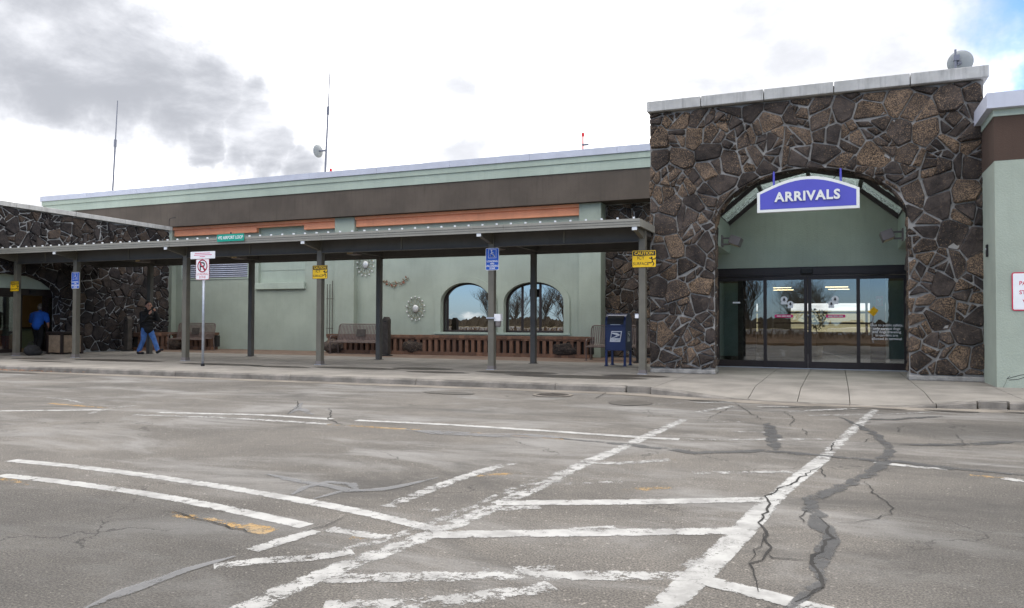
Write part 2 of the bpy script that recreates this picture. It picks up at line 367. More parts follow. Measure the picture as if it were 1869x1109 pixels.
def plate(name, mat, outer, holes, fn, w0, w1, parent=None):
    """flat plate with holes in (u,v), mapped into the scene by fn(u,v,w)"""
    cu = bpy.data.curves.new('c', 'CURVE'); cu.dimensions = '2D'; cu.fill_mode = 'BOTH'; cu.extrude = .5
    for p in [outer]+holes:
        sp = cu.splines.new('POLY'); sp.points.add(len(p)-1); sp.use_cyclic_u = True
        for i, (a, b) in enumerate(p): sp.points[i].co = (a, b, 0, 1)
    ob = bpy.data.objects.new('c', cu); COL.objects.link(ob); bpy.context.view_layer.update()
    me = bpy.data.meshes.new_from_object(ob.evaluated_get(bpy.context.evaluated_depsgraph_get()))
    mb = MB(); mb.v = [tuple(fn(v.co.x, v.co.y, w0+(v.co.z+.5)*(w1-w0))) for v in me.vertices]; mb.f = [tuple(p.vertices) for p in me.polygons]
    bpy.data.objects.remove(ob); bpy.data.curves.remove(cu); bpy.data.meshes.remove(me)
    return fixn(mb.build(name, mat, parent))
def fixn(o):
    b = bmesh.new(); b.from_mesh(o.data); bmesh.ops.remove_doubles(b, verts=b.verts, dist=1e-5); bmesh.ops.recalc_face_normals(b, faces=b.faces); b.to_mesh(o.data); b.free(); return o
def text(name, s, mat, fn, size, parent, depth=.004, align='CENTER', bold=0., sx=1., spacing=1.):
    """lettering in a (u,v,w) frame given by fn; (0,0) is the anchor"""
    cu = bpy.data.curves.new('t', 'FONT'); cu.body = s; cu.size = size; cu.align_x = align; cu.align_y = 'CENTER'; cu.extrude = depth/2; cu.offset = bold; cu.space_character = spacing; cu.resolution_u = 3
    ob = bpy.data.objects.new('t', cu); COL.objects.link(ob); bpy.context.view_layer.update()
    me = bpy.data.meshes.new_from_object(ob.evaluated_get(bpy.context.evaluated_depsgraph_get()))
    mb = MB(); mb.v = [tuple(fn(v.co.x*sx, v.co.y, v.co.z+depth/2)) for v in me.vertices]; mb.f = [tuple(p.vertices) for p in me.polygons]
    bpy.data.objects.remove(ob); bpy.data.curves.remove(cu); bpy.data.meshes.remove(me)
    return mb.build(name, mat, parent)
def faceY(x, y, z):      # frame on a face looking towards the camera (-Y): u right, v up, w out
    return lambda u, v, w_: (x+u, y-w_, z+v)
def rrect(w_, h_, r, n=4):
    p = []
    for cx, cy, a0 in ((w_/2-r, h_/2-r, 0), (-w_/2+r, h_/2-r, 90), (-w_/2+r, -h_/2+r, 180), (w_/2-r, -h_/2+r, 270)):
        for k in range(n+1): a = R(a0+90*k/n); p.append((cx+r*math.cos(a), cy+r*math.sin(a)))
    return p
def ribbon(pts, width, name, mat, parent, z, jit=0., seed=0, taper=False, seg=.22):
    """strip of paint / seal / crack along a ground polyline"""
    rg = random.Random(seed); P = [Vector((a, b, 0)) for a, b in pts]; out = [P[0]]
    for a, b in zip(P, P[1:]):
        n = max(1, int((b-a).length/seg))
        for k in range(1, n+1): out.append(a.lerp(b, k/n))
    if len(out) > 4:
        for _ in range(2 if not jit else 0): out = [out[0]]+[(out[i-1]+out[i]*2+out[i+1])/4 for i in range(1, len(out)-1)]+[out[-1]]
    vs, fs, uv = [], [], []; L = 0
    for i, p in enumerate(out):
        d = (out[min(i+1, len(out)-1)]-out[max(i-1, 0)]).normalized(); n = Vector((-d.y, d.x, 0))
        off = n*rg.uniform(-jit, jit); ww = width*(1+rg.uniform(-.25, .25)*(1 if jit else .12))
        if taper: ww *= min(1, .25+4*min(i, len(out)-1-i)/len(out))
        for sgn, v in ((-1, 0), (0, .5), (1, 1)):
            q = p+off+n*sgn*ww/2; vs.append((q.x, q.y, z)); uv.append((L, v))
        if i: L += (p-out[i-1]).length; b = 3*i; fs += [(b-3, b-2, b+1, b), (b-2, b-1, b+2, b+1)]
    m = MB(); m.v = vs; m.f = fs; return m.build(name, mat, parent, uv=uv)
def patch(name, mat, parent, cx, cy, rx, ry, z, rot=0, n=20, seed=0):
    rg = random.Random(seed); vs = [(cx, cy, z)]; uv = [(0, .5)]
    for ring, v in ((.5, .75), (1., 1.)):
        for k in range(n):
            a = 2*math.pi*k/n; x = rx*ring*math.cos(a); y = ry*ring*math.sin(a); vs.append((cx+x*math.cos(rot)-y*math.sin(rot), cy+x*math.sin(rot)+y*math.cos(rot), z)); uv.append((k/n, v))
    fs = [(0, 1+k, 1+(k+1) % n) for k in range(n)]+[(1+k, 1+n+k, 1+n+(k+1) % n, 1+(k+1) % n) for k in range(n)]
    m = MB(); m.v = vs; m.f = fs; return m.build(name, mat, parent, uv=uv)
# ------------------------------------------------------------------ rubble stone walls
def clip(poly, a, b, c):          # keep a*x+b*y<=c
    out = []
    for i in range(len(poly)):
        p, q = poly[i], poly[(i+1) % len(poly)]; dp = a*p[0]+b*p[1]-c; dq = a*q[0]+b*q[1]-c
        if dp <= 0: out.append(p)
        if dp*dq < 0: s_ = dp/(dp-dq); out.append((p[0]+(q[0]-p[0])*s_, p[1]+(q[1]-p[1])*s_))
    return out
def area(p): return .5*sum(p[i][0]*p[(i+1) % len(p)][1]-p[(i+1) % len(p)][0]*p[i][1] for i in range(len(p)))
def rubble(bounds, inside, step, rg, nearest=None, keep=.36, amin=.028, aspect=1.15):
    """angular rubble: coarse random Voronoi cells, many of them cut again by one or two random chords"""
    u0, u1, v0, v1 = bounds; pts = []
    for _ in range(7000):
        p = (rg.uniform(u0-.3, u1+.3), rg.uniform(v0-.3, v1+.3)); r = step*rg.choice((.62, .8, 1., 1.))
        if all((p[0]-q[0])**2/aspect**2+(p[1]-q[1])**2 > (.5*(r+q[2]))**2 for q in pts): pts.append((p[0], p[1], r))
    out = []
    def cut(poly, lev):
        A_ = abs(area(poly)); cx = sum(q[0] for q in poly)/len(poly); cy = sum(q[1] for q in poly)/len(poly)
        if lev > 2 or A_ < amin*2.2 or (rg.random() < keep and lev < 2 and A_ < step*step*1.5): out.append(poly); return
        sxx = sum((q[0]-cx)**2 for q in poly); syy = sum((q[1]-cy)**2 for q in poly); sxy = sum((q[0]-cx)*(q[1]-cy) for q in poly)
        th = .5*math.atan2(2*sxy, sxx-syy)+rg.uniform(-.75, .75); nx, ny = math.cos(th), math.sin(th)
        pr = [(q[0]*nx+q[1]*ny) for q in poly]; c = min(pr)+(max(pr)-min(pr))*rg.uniform(.3, .7)
        for q in (clip(poly, nx, ny, c), clip(poly, -nx, -ny, -c)):
            if len(q) >= 3: cut(q, lev+1)
    for i, (x, y, r) in enumerate(pts):
        poly = [(u0, v0), (u1, v0), (u1, v1), (u0, v1)]
        for q in sorted((q for j, q in enumerate(pts) if j != i), key=lambda q: (q[0]-x)**2+(q[1]-y)**2)[:30]:
            poly = clip(poly, 2*(q[0]-x), 2*(q[1]-y), q[0]**2+q[1]**2-(x*x+y*y))
            if len(poly) < 3: break
        if len(poly) < 3: continue
        cut(poly, 0)
    # a gentle wobble of all corners keeps long cuts from running straight
    def wob(p): return (p[0]+.035*math.sin(5.3*p[1]+1.7*p[0])+.02*math.sin(13.1*p[1]+3*p[0]), p[1]+.035*math.sin(4.7*p[0]+2.1*p[1]+1)+.02*math.sin(11.3*p[0]-4*p[1]))
    cells = []
    for poly in out:
        cx = sum(q[0] for q in poly)/len(poly); cy = sum(q[1] for q in poly)/len(poly)
        ref = (cx, cy)
        if not inside(ref):
            og = [q for q in poly if inside(q)]
            if not nearest or not og: continue
            ref = (sum(q[0] for q in og)/len(og), sum(q[1] for q in og)/len(og))
            if not inside(ref): ref = og[0]
        cx, cy = ref; poly = [wob(q) for q in poly]
        for a, b, c in ((-1, 0, -u0), (1, 0, u1), (0, -1, -v0), (0, 1, v1)):
            poly = clip(poly, a, b, c)
            if len(poly) < 3: break
        if len(poly) >= 3 and nearest:
            p = nearest((cx, cy)); nx, ny = cx-p[0], cy-p[1]; l = math.hypot(nx, ny)
            if l > 1e-6: nx, ny = nx/l, ny/l; poly = clip(poly, -nx, -ny, -(nx*p[0]+ny*p[1])+rg.uniform(-.005, .035))
        if len(poly) >= 3 and abs(area(poly)) > .006: cells.append(poly)
    return cells
def lay_stones(cells, fn, mat, parent, rg, gap=.022, proud=(.03, .085), name='stone', limit=300):
    cells = sorted(cells, key=lambda c: -abs(area(c))); rest = MB(); made = 0
    for poly in cells:
        if area(poly) < 0: poly = poly[::-1]
        g = gap*rg.uniform(.5, 1.3); q = poly
        for i in range(len(poly)):
            a, b = poly[i], poly[(i+1) % len(poly)]; l = math.hypot(b[0]-a[0], b[1]-a[1])
            if l < 1e-6: continue
            nx, ny = (b[1]-a[1])/l, -(b[0]-a[0])/l; gg = g*rg.uniform(.5, 1.4); q = clip(q, nx, ny, nx*a[0]+ny*a[1]-gg)
            if len(q) < 3: break
        if len(q) < 3 or abs(area(q)) < .0035: continue
        # drop very short edges, cut the corners
        cl = []
        for p in q:
            if not cl or math.hypot(p[0]-cl[-1][0], p[1]-cl[-1][1]) > .03: cl.append(p)
        if len(cl) > 3 and math.hypot(cl[0][0]-cl[-1][0], cl[0][1]-cl[-1][1]) < .03: cl.pop()
        if len(cl) < 3: continue
        rim = []
        for i in range(len(cl)):
            a, b, c = cl[i-1], cl[i], cl[(i+1) % len(cl)]; k = rg.uniform(.04, .15); k2 = rg.uniform(.04, .15)
            rim.append((b[0]+(a[0]-b[0])*k, b[1]+(a[1]-b[1])*k)); rim.append((b[0]+(c[0]-b[0])*k2, b[1]+(c[1]-b[1])*k2))
        j = .010; rim = [(x+rg.uniform(-j, j), y+rg.uniform(-j, j)) for x, y in rim]
        cx = sum(p[0] for p in rim)/len(rim); cy = sum(p[1] for p in rim)/len(rim); n = len(rim); h = rg.uniform(*proud)
        size = math.sqrt(abs(area(rim))); ins = max(.6, 1-.05/size)
        tx, ty = rg.uniform(-.11, .11), rg.uniform(-.11, .11)
        vs = [fn(x, y, -.02) for x, y in rim]+[fn(x, y, h*.55+rg.uniform(-.006, .006)) for x, y in rim]
        vs += [fn(cx+(x-cx)*ins+rg.uniform(-j, j), cy+(y-cy)*ins+rg.uniform(-j, j), h+(x-cx)*tx+(y-cy)*ty+rg.uniform(-.01, .01)) for x, y in rim]+[fn(cx+rg.uniform(-.05, .05)*size, cy, h+rg.uniform(-.004, .022))]
        fs = []
        for r_ in range(2):
            for i in range(n): fs.append((r_*n+i, r_*n+(i+1) % n, (r_+1)*n+(i+1) % n, (r_+1)*n+i))
        fs += [(2*n+i, 2*n+(i+1) % n, 3*n) for i in range(n)]
        if made < limit: m = MB(); m.v = vs; m.f = fs; fixn(m.build(name, mat, parent)); made += 1
        else: rest.add(vs, fs)
    if rest.v: tag(fixn(rest.build('small_stones', mat, parent)), kind='stuff')
WHITE= [([(-7.184, 4.862), (-6.42, 4.901), (-5.565, 4.87), (-4.44, 4.771), (-3.591, 4.639), (-2.954, 4.532), (-2.334, 4.335)], 0.15, 0), ([(-6.586, 4.365), (-5.953, 4.399), (-5.107, 4.369), (-4.361, 4.3), (-3.646, 4.179), (-3.162, 4.086)], 0.15, 0), ([(-2.992, 4.088), (-2.565, 4.059)], 0.16, 1), ([(-2.514, 2.71), (-2.516, 3.085), (-2.453, 3.551), (-2.37, 3.992), (-2.321, 4.312), (-2.269, 5.038), (-2.193, 6.235)], 0.2, 1), ([(-2.676, 3.659), (-2.538, 3.956), (-2.435, 4.523), (-2.389, 5.302), (-2.306, 6.135)], 0.14, 2), ([(-2.199, 6.182), (-2.204, 6.717), (-2.103, 7.665), (-2.035, 8.844), (-1.908, 10.596)], 0.2, 1), ([(-2.968, 4.731), (-2.961, 5.316), (-2.93, 6.037), (-2.802, 6.719)], 0.16, 1), ([(-0.765, 3.433), (-0.653, 4.273), (-0.564, 5.013), (-0.47, 5.901)], 0.19, 0), ([(-0.494, 5.731), (-0.362, 6.684), (-0.134, 8.065)], 0.17, 0), ([(-0.168, 7.799), (-0.079, 8.498), (0.139, 10.111), (0.592, 13.276)], 0.17, 1), ([(-0.762, 4.226), (-0.58, 4.874)], 0.12, 2), ([(-2.519, 3.26), (-2.176, 3.446), (-1.784, 3.616), (-1.397, 3.803), (-1.006, 3.992), (-0.629, 4.118)], 0.19, 1), ([(-1.75, 3.746), (-1.4, 3.938)], 0.12, 2), ([(-2.2, 2.969), (-1.844, 3.16), (-1.598, 3.36), (-1.314, 3.658)], 0.2, 1), ([(-2.317, 4.233), (-1.827, 4.474), (-1.362, 4.705), (-0.556, 5.098)], 0.19, 0), ([(-1.572, 4.682), (-1.313, 4.852)], 0.12, 1), ([(-2.299, 5.151), (-1.587, 5.483), (-1.039, 5.762), (-0.447, 6.099)], 0.19, 0), ([(-2.254, 4.957), (-1.964, 5.172)], 0.15, 1), ([(-2.698, 4.728), (-2.499, 4.884)], 0.14, 2), ([(-2.233, 6.972), (-1.879, 7.038), (-1.471, 7.438)], 0.17, 1), ([(-1.167, 6.872), (-0.659, 7.124), (-0.169, 7.395)], 0.15, 2), ([(-2.264, 5.96), (-1.933, 6.036), (-1.646, 6.256)], 0.17, 2), ([(-0.648, 4.055), (-0.316, 3.941), (-0.139, 3.869)], 0.17, 0), ([(-0.139, 3.869), (0.07, 3.809)], 0.17, 1), ([(-3.102, 3.218), (-2.923, 3.398), (-2.733, 3.535), (-2.56, 3.732)], 0.15, 1), ([(-3.113, 3.525), (-3.078, 3.77), (-3.031, 4.016)], 0.15, 1), ([(-11.189, 7.399), (-10.613, 7.738), (-9.992, 8.099)], 0.17, 0), ([(-8.958, 8.199), (-7.435, 8.611), (-6.273, 8.61)], 0.17, 0), ([(-9.061, 7.869), (-7.766, 8.124), (-6.526, 8.187), (-6.007, 8.187)], 0.17, 1), ([(-5.906, 8.651), (-4.882, 8.755), (-3.959, 8.779), (-2.872, 8.754), (-2.199, 8.724), (-1.638, 8.751)], 0.17, 0), ([(-1.638, 8.751), (-0.838, 9.067), (-0.157, 9.461)], 0.16, 2), ([(-13.099, 9.038), (-12.07, 8.993), (-11.122, 8.665)], 0.14, 2), ([(-9.723, 7.706), (-10.209, 8.562), (-10.007, 8.739)], 0.15, 2), ([(-2.895, 12.013), (-2.294, 12.74)], 0.13, 2), ([(-1.873, 11.514), (-1.491, 12.573)], 0.18, 1), ([(-1.165, 12.637), (-0.686, 12.773)], 0.15, 1), ([(-0.653, 12.148), (0.376, 13.094)], 0.15, 1), ([(-1.675, 10.513), (-1.122, 10.641)], 0.14, 2), ([(-1.271, 9.626), (-0.774, 9.75)], 0.14, 2), ([(0.531, 12.248), (1.299, 12.965)], 0.12, 2), ([(0.324, 8.079), (0.529, 8.019), (0.925, 7.964)], 0.15, 1), ([(1.305, 7.709), (1.444, 7.623), (1.549, 7.551)], 0.16, 1), ([(-0.374, 11.764), (0.458, 12.215)], 0.13, 2), ([(-2.129, 12.816), (-1.531, 13.281)], 0.16, 1)]
YELLOW= [([(-3.55, 3.916), (-3.278, 3.894)], 0.2, 1), ([(-4.285, 3.981), (-3.866, 3.957), (-3.531, 3.895)], 0.15, 2), ([(-6.45, 4.276), (-5.995, 4.218)], 0.13, 2), ([(-6.007, 8.187), (-5.265, 8.188), (-4.704, 8.23)], 0.15, 1), ([(-4.033, 8.23), (-3.444, 8.256), (-2.839, 8.255)], 0.16, 1), ([(-11.515, 8.393), (-10.03, 8.317)], 0.12, 1), ([(-1.542, 5.942), (-1.241, 6.206)], 0.17, 2), ([(1.068, 7.757), (1.349, 7.728)], 0.14, 1), ([(-2.899, 5.973), (-2.556, 6.256)], 0.16, 2), ([(-1.717, 7.233), (-1.38, 7.51)], 0.15, 2), ([(-2.749, 3.978), (-2.53, 4.035)], 0.12, 2)]
TAR= [([(-2.909, 8.268), (-2.053, 8.145), (-1.315, 7.91), (-0.715, 8.322), (-0.189, 8.308), (0.16, 8.196), (0.542, 8.207), (0.978, 8.044), (1.507, 7.951), (1.85, 7.875)], 0.22), ([(0.057, 11.687), (0.386, 10.323), (0.529, 9.182), (0.399, 8.175), (0.276, 7.458), (0.05, 6.798), (-0.189, 6.193), (-0.122, 5.567), (-0.05, 5.106), (-0.081, 4.68), (-0.095, 4.277), (-0.232, 3.807), (-0.289, 3.605)], 0.17), ([(-0.844, 10.646), (-0.704, 9.49), (-0.572, 8.423)], 0.22), ([(0.228, 11.504), (0.785, 11.821), (1.382, 12.427)], 0.2), ([(0.618, 9.342), (1.168, 9.588), (1.933, 10.181)], 0.25), ([(-1.066, 12.432), (-0.214, 13.074), (0.418, 13.196)], 0.12)]
GREY= [([(-4.538, 5.299), (-4.003, 5.167), (-3.51, 5.074), (-3.379, 5.068)], 0.12), ([(-3.841, 4.762), (-3.885, 5.016), (-3.852, 5.257), (-3.638, 5.259), (-3.42, 5.092)], 0.1), ([(-3.569, 4.705), (-3.565, 5.007), (-3.285, 5.194), (-3.211, 5.403), (-3.113, 5.778)], 0.1), ([(-3.197, 2.507), (-3.207, 2.752), (-3.187, 3.111), (-3.14, 3.401)], 0.1), ([(-7.164, 8.805), (-7.505, 9.476), (-7.964, 10.122)], 0.12), ([(-7.552, 9.535), (-6.809, 8.897)], 0.12), ([(-4.831, 8.121), (-3.945, 8.125), (-3.066, 8.334), (-2.769, 8.243)], 0.3)]
CRACK= [([(-0.142, 7.633), (-0.261, 7.142), (-0.362, 6.684), (-0.426, 6.499), (-0.5, 6.174), (-0.464, 5.922), (-0.459, 5.661), (-0.461, 5.343), (-0.437, 5.137), (-0.379, 4.899), (-0.352, 4.789), (-0.357, 4.648), (-0.405, 4.517), (-0.434, 4.42), (-0.402, 4.236), (-0.368, 4.069), (-0.339, 3.98)], 0.022), ([(-0.357, 4.648), (-0.332, 4.592), (-0.251, 4.606), (-0.136, 4.592)], 0.015), ([(-0.437, 5.137), (-0.436, 4.693), (-0.434, 4.42)], 0.01), ([(0.2, 7.097), (0.249, 6.732), (0.284, 6.479), (0.345, 6.352), (0.372, 6.146), (0.329, 5.957), (0.246, 5.775), (0.107, 5.622), (0.006, 5.547)], 0.014), ([(-0.131, 5.642), (-0.077, 5.511), (-0.051, 5.237), (-0.035, 5.138), (-0.084, 4.905), (-0.116, 4.719), (-0.129, 4.553), (-0.076, 4.397), (-0.054, 4.277), (-0.097, 4.102), (-0.189, 3.901)], 0.028), ([(-0.221, 5.448), (-0.223, 5.682), (-0.172, 5.872)], 0.012), ([(-0.142, 7.633), (-0.123, 7.361), (-0.085, 7.118)], 0.012), ([(-8.32, 10.432), (-7.648, 9.656), (-7.441, 9.268), (-7.129, 8.751)], 0.022), ([(-7.093, 9.665), (-6.641, 9.115), (-6.306, 8.595), (-5.695, 8.103)], 0.02), ([(-0.038, 8.516), (-0.04, 9.047), (0.016, 9.32)], 0.02), ([(0.266, 9.348), (0.364, 9.74)], 0.014), ([(0.686, 10.358), (0.723, 10.898), (0.902, 11.204)], 0.014), ([(0.282, 10.98), (0.425, 11.343), (0.56, 11.404)], 0.012), ([(-0.732, 12.188), (-0.533, 11.222), (-0.561, 10.428)], 0.014), ([(-0.392, 10.285), (-0.309, 9.668)], 0.012), ([(-1.551, 13.083), (-1.134, 11.631), (-0.897, 10.866)], 0.016), ([(-1.634, 10.721), (-1.559, 11.809), (-1.482, 12.491)], 0.012), ([(-4.322, 4.015), (-4.066, 3.963), (-3.728, 3.911), (-3.476, 3.835), (-3.32, 3.808)], 0.018), ([(-3.064, 3.96), (-3.065, 4.128), (-3.04, 4.397)], 0.01), ([(-3.827, 12.713), (-3.978, 14.107), (-3.713, 14.108)], 0.02), ([(-3.994, 8.151), (-3.152, 8.295)], 0.008), ([(0.825, 8.271), (1.233, 8.302), (1.618, 8.533)], 0.012), ([(1.297, 10.634), (1.29, 9.725), (1.218, 9.374)], 0.01)]
# ================================================================== GROUND
ZR = -.13
g = MB(); NX = 24
# far ground, rising gently to the airfield horizon behind the terminal
rows = [(-900, ZR-.02), (-20, ZR-.02), (34, ZR-.02), (60, .0), (150, 1.6), (330, 5.0), (800, 12.5)]
for y, z in rows: g.v += [(-900, y, z), (900, y, z)]
g.f = [(2*i, 2*i+1, 2*i+3, 2*i+2) for i in range(len(rows)-1)]
ground = tag(g.build('ground', 'dry_grass'), kind='structure')
tag(bx('apron', 'apron_concrete', None, -60, 60, 34, 52, ZR-.3, .02), kind='structure')
EDGE = [(-60, 11.0), (-40, 12.2), (-20, 13.25), (-11.5, 13.68), (-6.2, 13.92), (-3.6, 14.02), (-2.2, 13.62), (-.8, 13.36), (.5, 13.34), (1.5, 13.5), (2.6, 13.72), (6, 14.0), (30, 15.5)]
def edge_y(x):
    for (a, b), (c, d) in zip(EDGE, EDGE[1:]):
        if a <= x <= c: return b+(d-b)*(x-a)/(c-a)
    return EDGE[0][1] if x < EDGE[0][0] else EDGE[-1][1]
def ramp_dip(x, y):       # dropped kerb in front of the doors
    def ss(a, b, v): v = max(0, min(1, (v-a)/(b-a))); return v*v*(3-2*v)
    k = ss(-3.2, -1.3, x)*(1-ss(.75, 2.1, x)); d = y-edge_y(x)
    return -.115*k*(1-ss(.15, 1.7, d))
rd = MB(); xs = [-60+k*2 for k in range(46)]
for x in xs: rd.v += [(x, edge_y(x)-.30, ZR), (x, -4.2, ZR)]
rd.f = [(2*i+1, 2*i+3, 2*i+2, 2*i) for i in range(len(xs)-1)]
road = tag(rd.build('road', 'asphalt'), kind='structure')
gm = MB(); fx = [-60+k*.5 for k in range(181)]
for x in fx: e = edge_y(x); gm.v += [(x, e-.36, ZR+.004), (x, e-.03, ZR-.004+.012), (x, e+.03, ZR+.012)]
gm.f = [f for i in range(len(fx)-1) for f in ((3*i, 3*i+3, 3*i+4, 3*i+1), (3*i+1, 3*i+4, 3*i+5, 3*i+2))]
tag(gm.build('gutter', 'gutter_concrete'), kind='structure')
# kerb, cast in lengths with open joints
kerb = tag(thing('kerb', None, None), kind='structure')
kx = [-60, -50, -40, -34, -28, -24.2, -20.9, -17.6, -14.3, -11.1, -8.0, -5.0, -3.62, -3.12, -1.36, .19, 1.42, 1.98, 2.42, 5, 8, 12, 18, 30]
for a, b in zip(kx, kx[1:]):
    if abs(a+3.62) < .01 or abs(a-1.98) < .01:      # drain notches in the kerb
        m = MB(); e = edge_y((a+b)/2); m.box(a+.03, b-.03, e+.07, e+.17, ZR-.1, -.012)
        m.box(a+.03, b-.03, e+.0, e+.069, ZR-.1, ZR+.02); m.build('drain_inlet', 'kerb_stone', kerb); continue
    n = max(1, int((b-a)/.4)); m = MB(); n_ = n+1
    for k in range(n_):
        x = a+.007+(b-a-.014)*k/n; e = edge_y(x); dz = ramp_dip(x, e+.05); h = max(dz, ZR+.018)
        m.v += [(x, e+.0, ZR-.05), (x, e+.018, max(h-.03, ZR+.012)), (x, e+.045, h), (x, e+.165, max(ramp_dip(x, e+.165), ZR+.02)), (x, e+.165, ZR-.1)]
    m.f = [(5*k+j, 5*k+5+j, 5*k+6+j, 5*k+1+j) for k in range(n) for j in range(4)]+[(0, 1, 2, 3, 4), tuple(5*n+j for j in (4, 3, 2, 1, 0))]
    fixn(m.build('kerb_block', 'kerb_stone', kerb))
# sidewalk, slab by slab
walk = tag(thing('sidewalk', None, None), kind='structure')
slab_x = [-48, -44, -40, -36, -33]+[-30+1.52*k for k in range(18)]+[-3.1, -1.4, -.6, .2, 1.4, 2.7, 4.2, 5.7, 8, 12, 18, 26]
slab_x = sorted(set(round(v, 3) for v in slab_x if not (-4.0 < v < -3.12)))
rowsY = [(.172, None), (None, None)]
def slab(x0, x1, ya0, ya1, yb0, yb1):
    g_ = .006; nx, ny = max(1, int((x1-x0)/.3)), max(1, int((yb0-ya0)/.45)); vs = []; fs = []
    for i in range(nx+1):
        x = x0+g_+(x1-x0-2*g_)*i/nx; lo = ya0+(ya1-ya0)*i/nx+g_; hi = yb0+(yb1-yb0)*i/nx-g_
        for j in range(ny+1): y = lo+(hi-lo)*j/ny; vs.append((x, y, ramp_dip(x, y)))
    W_ = ny+1
    for i in range(nx):
        for j in range(ny): fs.append((i*W_+j, (i+1)*W_+j, (i+1)*W_+j+1, i*W_+j+1))
    rim = [i*W_ for i in range(nx+1)]+[nx*W_+j for j in range(1, ny+1)]+[i*W_+ny for i in range(nx-1, -1, -1)]+[j for j in range(ny-1, 0, -1)]
    b = len(vs); vs += [(vs[i][0], vs[i][1], vs[i][2]-.1) for i in rim]; n = len(rim)
    fs += [(rim[(k+1) % n], rim[k], b+k, b+(k+1) % n) for k in range(n)]
    m = MB(); m.v = vs; m.f = fs; m.build('slab', 'slab', walk)
for x0, x1 in zip(slab_x, slab_x[1:]):
    e0, e1 = edge_y(x0)+.168, edge_y(x1)+.168
    if x1 <= -3.0 or x0 >= 1.3: mid = [(16.6, 16.6), (18.9, 18.9), (21.7, 21.7)]
    else: mid = [(16.6, 16.6), (21.3, 21.3)]
    if x1 < -25: mid = [(16.6, 16.6)]
    lo = (e0, e1)
    for hi in mid: slab(x0, x1, lo[0], lo[1], hi[0], hi[1]); lo = hi
bed = MB()
for x in fx: bed.v += [(x, edge_y(x)+.1, ZR-.03), (x, 26, ZR-.03)]
bed.f = [(2*i, 2*i+2, 2*i+3, 2*i+1) for i in range(len(fx)-1)]
bed.build('joint_bed', 'kerb_stone', walk)
tag(bx('brick_paving', 'brick_paving', None, -25.6, -4.0, 21.7, 25.4, ZR, -.003), kind='structure')
# damp stains below the canopy edge and near the ramp
for i, (x, y, rx, ry) in enumerate([(-22.6, 16.0, 1.1, .35), (-19.6, 16.4, 1.9, .45), (-15.4, 16.15, 1.6, .35), (-13.3, 16.0, 1.0, .3), (-11.2, 16.35, 1.4, .36), (-9.6, 16.9, .9, .45), (-8.6, 15.9, .9, .3), (-6.9, 16.6, 1.1, .45), (-5.2, 15.9, 1.75, .5), (-4.1, 16.7, .8, .4), (-24.3, 15.7, .6, .3), (-20.9, 15.1, 1.2, .2)]):
    patch('damp_stain', 'wet_stain', walk, x, y, rx, ry, .004, seed=i)
for x, y, rx, ry in [(-3.09, 12.3, .42, .42), (-2.0, 13.2, .35, .1), (.55, 13.12, .5, .1), (1.6, 13.2, .4, .1), (-19.2, 12.9, 1.2, .2), (-6.6, 12.6, .6, .25), (2.9, 13.4, .7, .12)]:
    patch('damp_patch', 'damp_road', road, x, y, rx, ry, ZR+.0082+.0003*rx, seed=3)
for i, (x, y, rx, ry) in enumerate([(-4.6, 3.0, 2.8, 1.6), (1.9, 5.0, 2.1, 3.0), (2.2, 10.8, 2.4, 1.1)]): patch('dark_patch', 'dark_film', road, x, y, rx, ry, ZR+.0004+.0001*i, seed=i)  # broad soft darkening laid over the road, near left and along the right
# markings, seals and cracks on the road
for i, (p, w_, k) in enumerate(WHITE): ribbon(p, w_*.88, 'painted_line', 'paint_white_%d' % k, road, ZR+.002+.00006*i, seed=i)
for i, (p, w_, k) in enumerate(YELLOW): ribbon(p, w_, 'yellow_line', 'paint_yellow_%d' % k, road, ZR+.0012+.00006*i, seed=i)
for i, (p, w_) in enumerate(GREY): ribbon(p, w_, 'grey_seal', 'grey_seal', road, ZR+.005+.00006*i, seed=i, jit=.02, taper=True)
for i, (p, w_) in enumerate(TAR): ribbon(p, w_*.8, 'tar_seal', 'tar', road, ZR+.0056+.00006*i, seed=i, jit=.03, taper=True, seg=.15)
for i, (p, w_) in enumerate(CRACK): ribbon(p, w_*.75, 'crack', 'crack_dark', road, ZR+.0062+.00006*i, seed=i+50, jit=.022, taper=True, seg=.075)
# manhole
mh = thing('manhole_cover', 'round rusty iron manhole cover in the road near the kerb', 'manhole', (-4.7, 13.02, ZR))
MB().lathe((-4.7, 13.02, ZR+.006), [(.36, 0), (.36, .012), (.30, .012), (.30, .004)], 32).build('rim', 'gutter_concrete', mh)
m = MB().lathe((-4.7, 13.02, ZR+.008), [(.295, 0), (.295, .008)], 32)
for k in range(-3, 4):
    for j in range(-3, 4):
        if k*k+j*j < 11: m.box(-4.7+k*.075-.025, -4.7+k*.075+.025, 13.02+j*.075-.025, 13.02+j*.075+.025, ZR+.016, ZR+.022)
m.build('lid', 'cast_iron', mh)
# median island behind the photographer (mirrored in the doors)
md = MB(); 
for x in [-60+4*k for k in range(31)]:
    md.v += [(x, -4.2, ZR-.05), (x, -4.25, .02), (x, -5.2, .12+.05*math.sin(x)), (x, -8, .45), (x, -12, .3), (x, -15, .0)]
md.f = [(6*i+j, 6*i+j+1, 6*i+7+j, 6*i+6+j) for i in range(30) for j in range(5)]
tag(fixn(md.build('median', 'mulch')), kind='structure')
tag(bx('parking_lot', 'asphalt', None, -90, 60, -110, -15.2, ZR-.2, ZR), kind='structure')

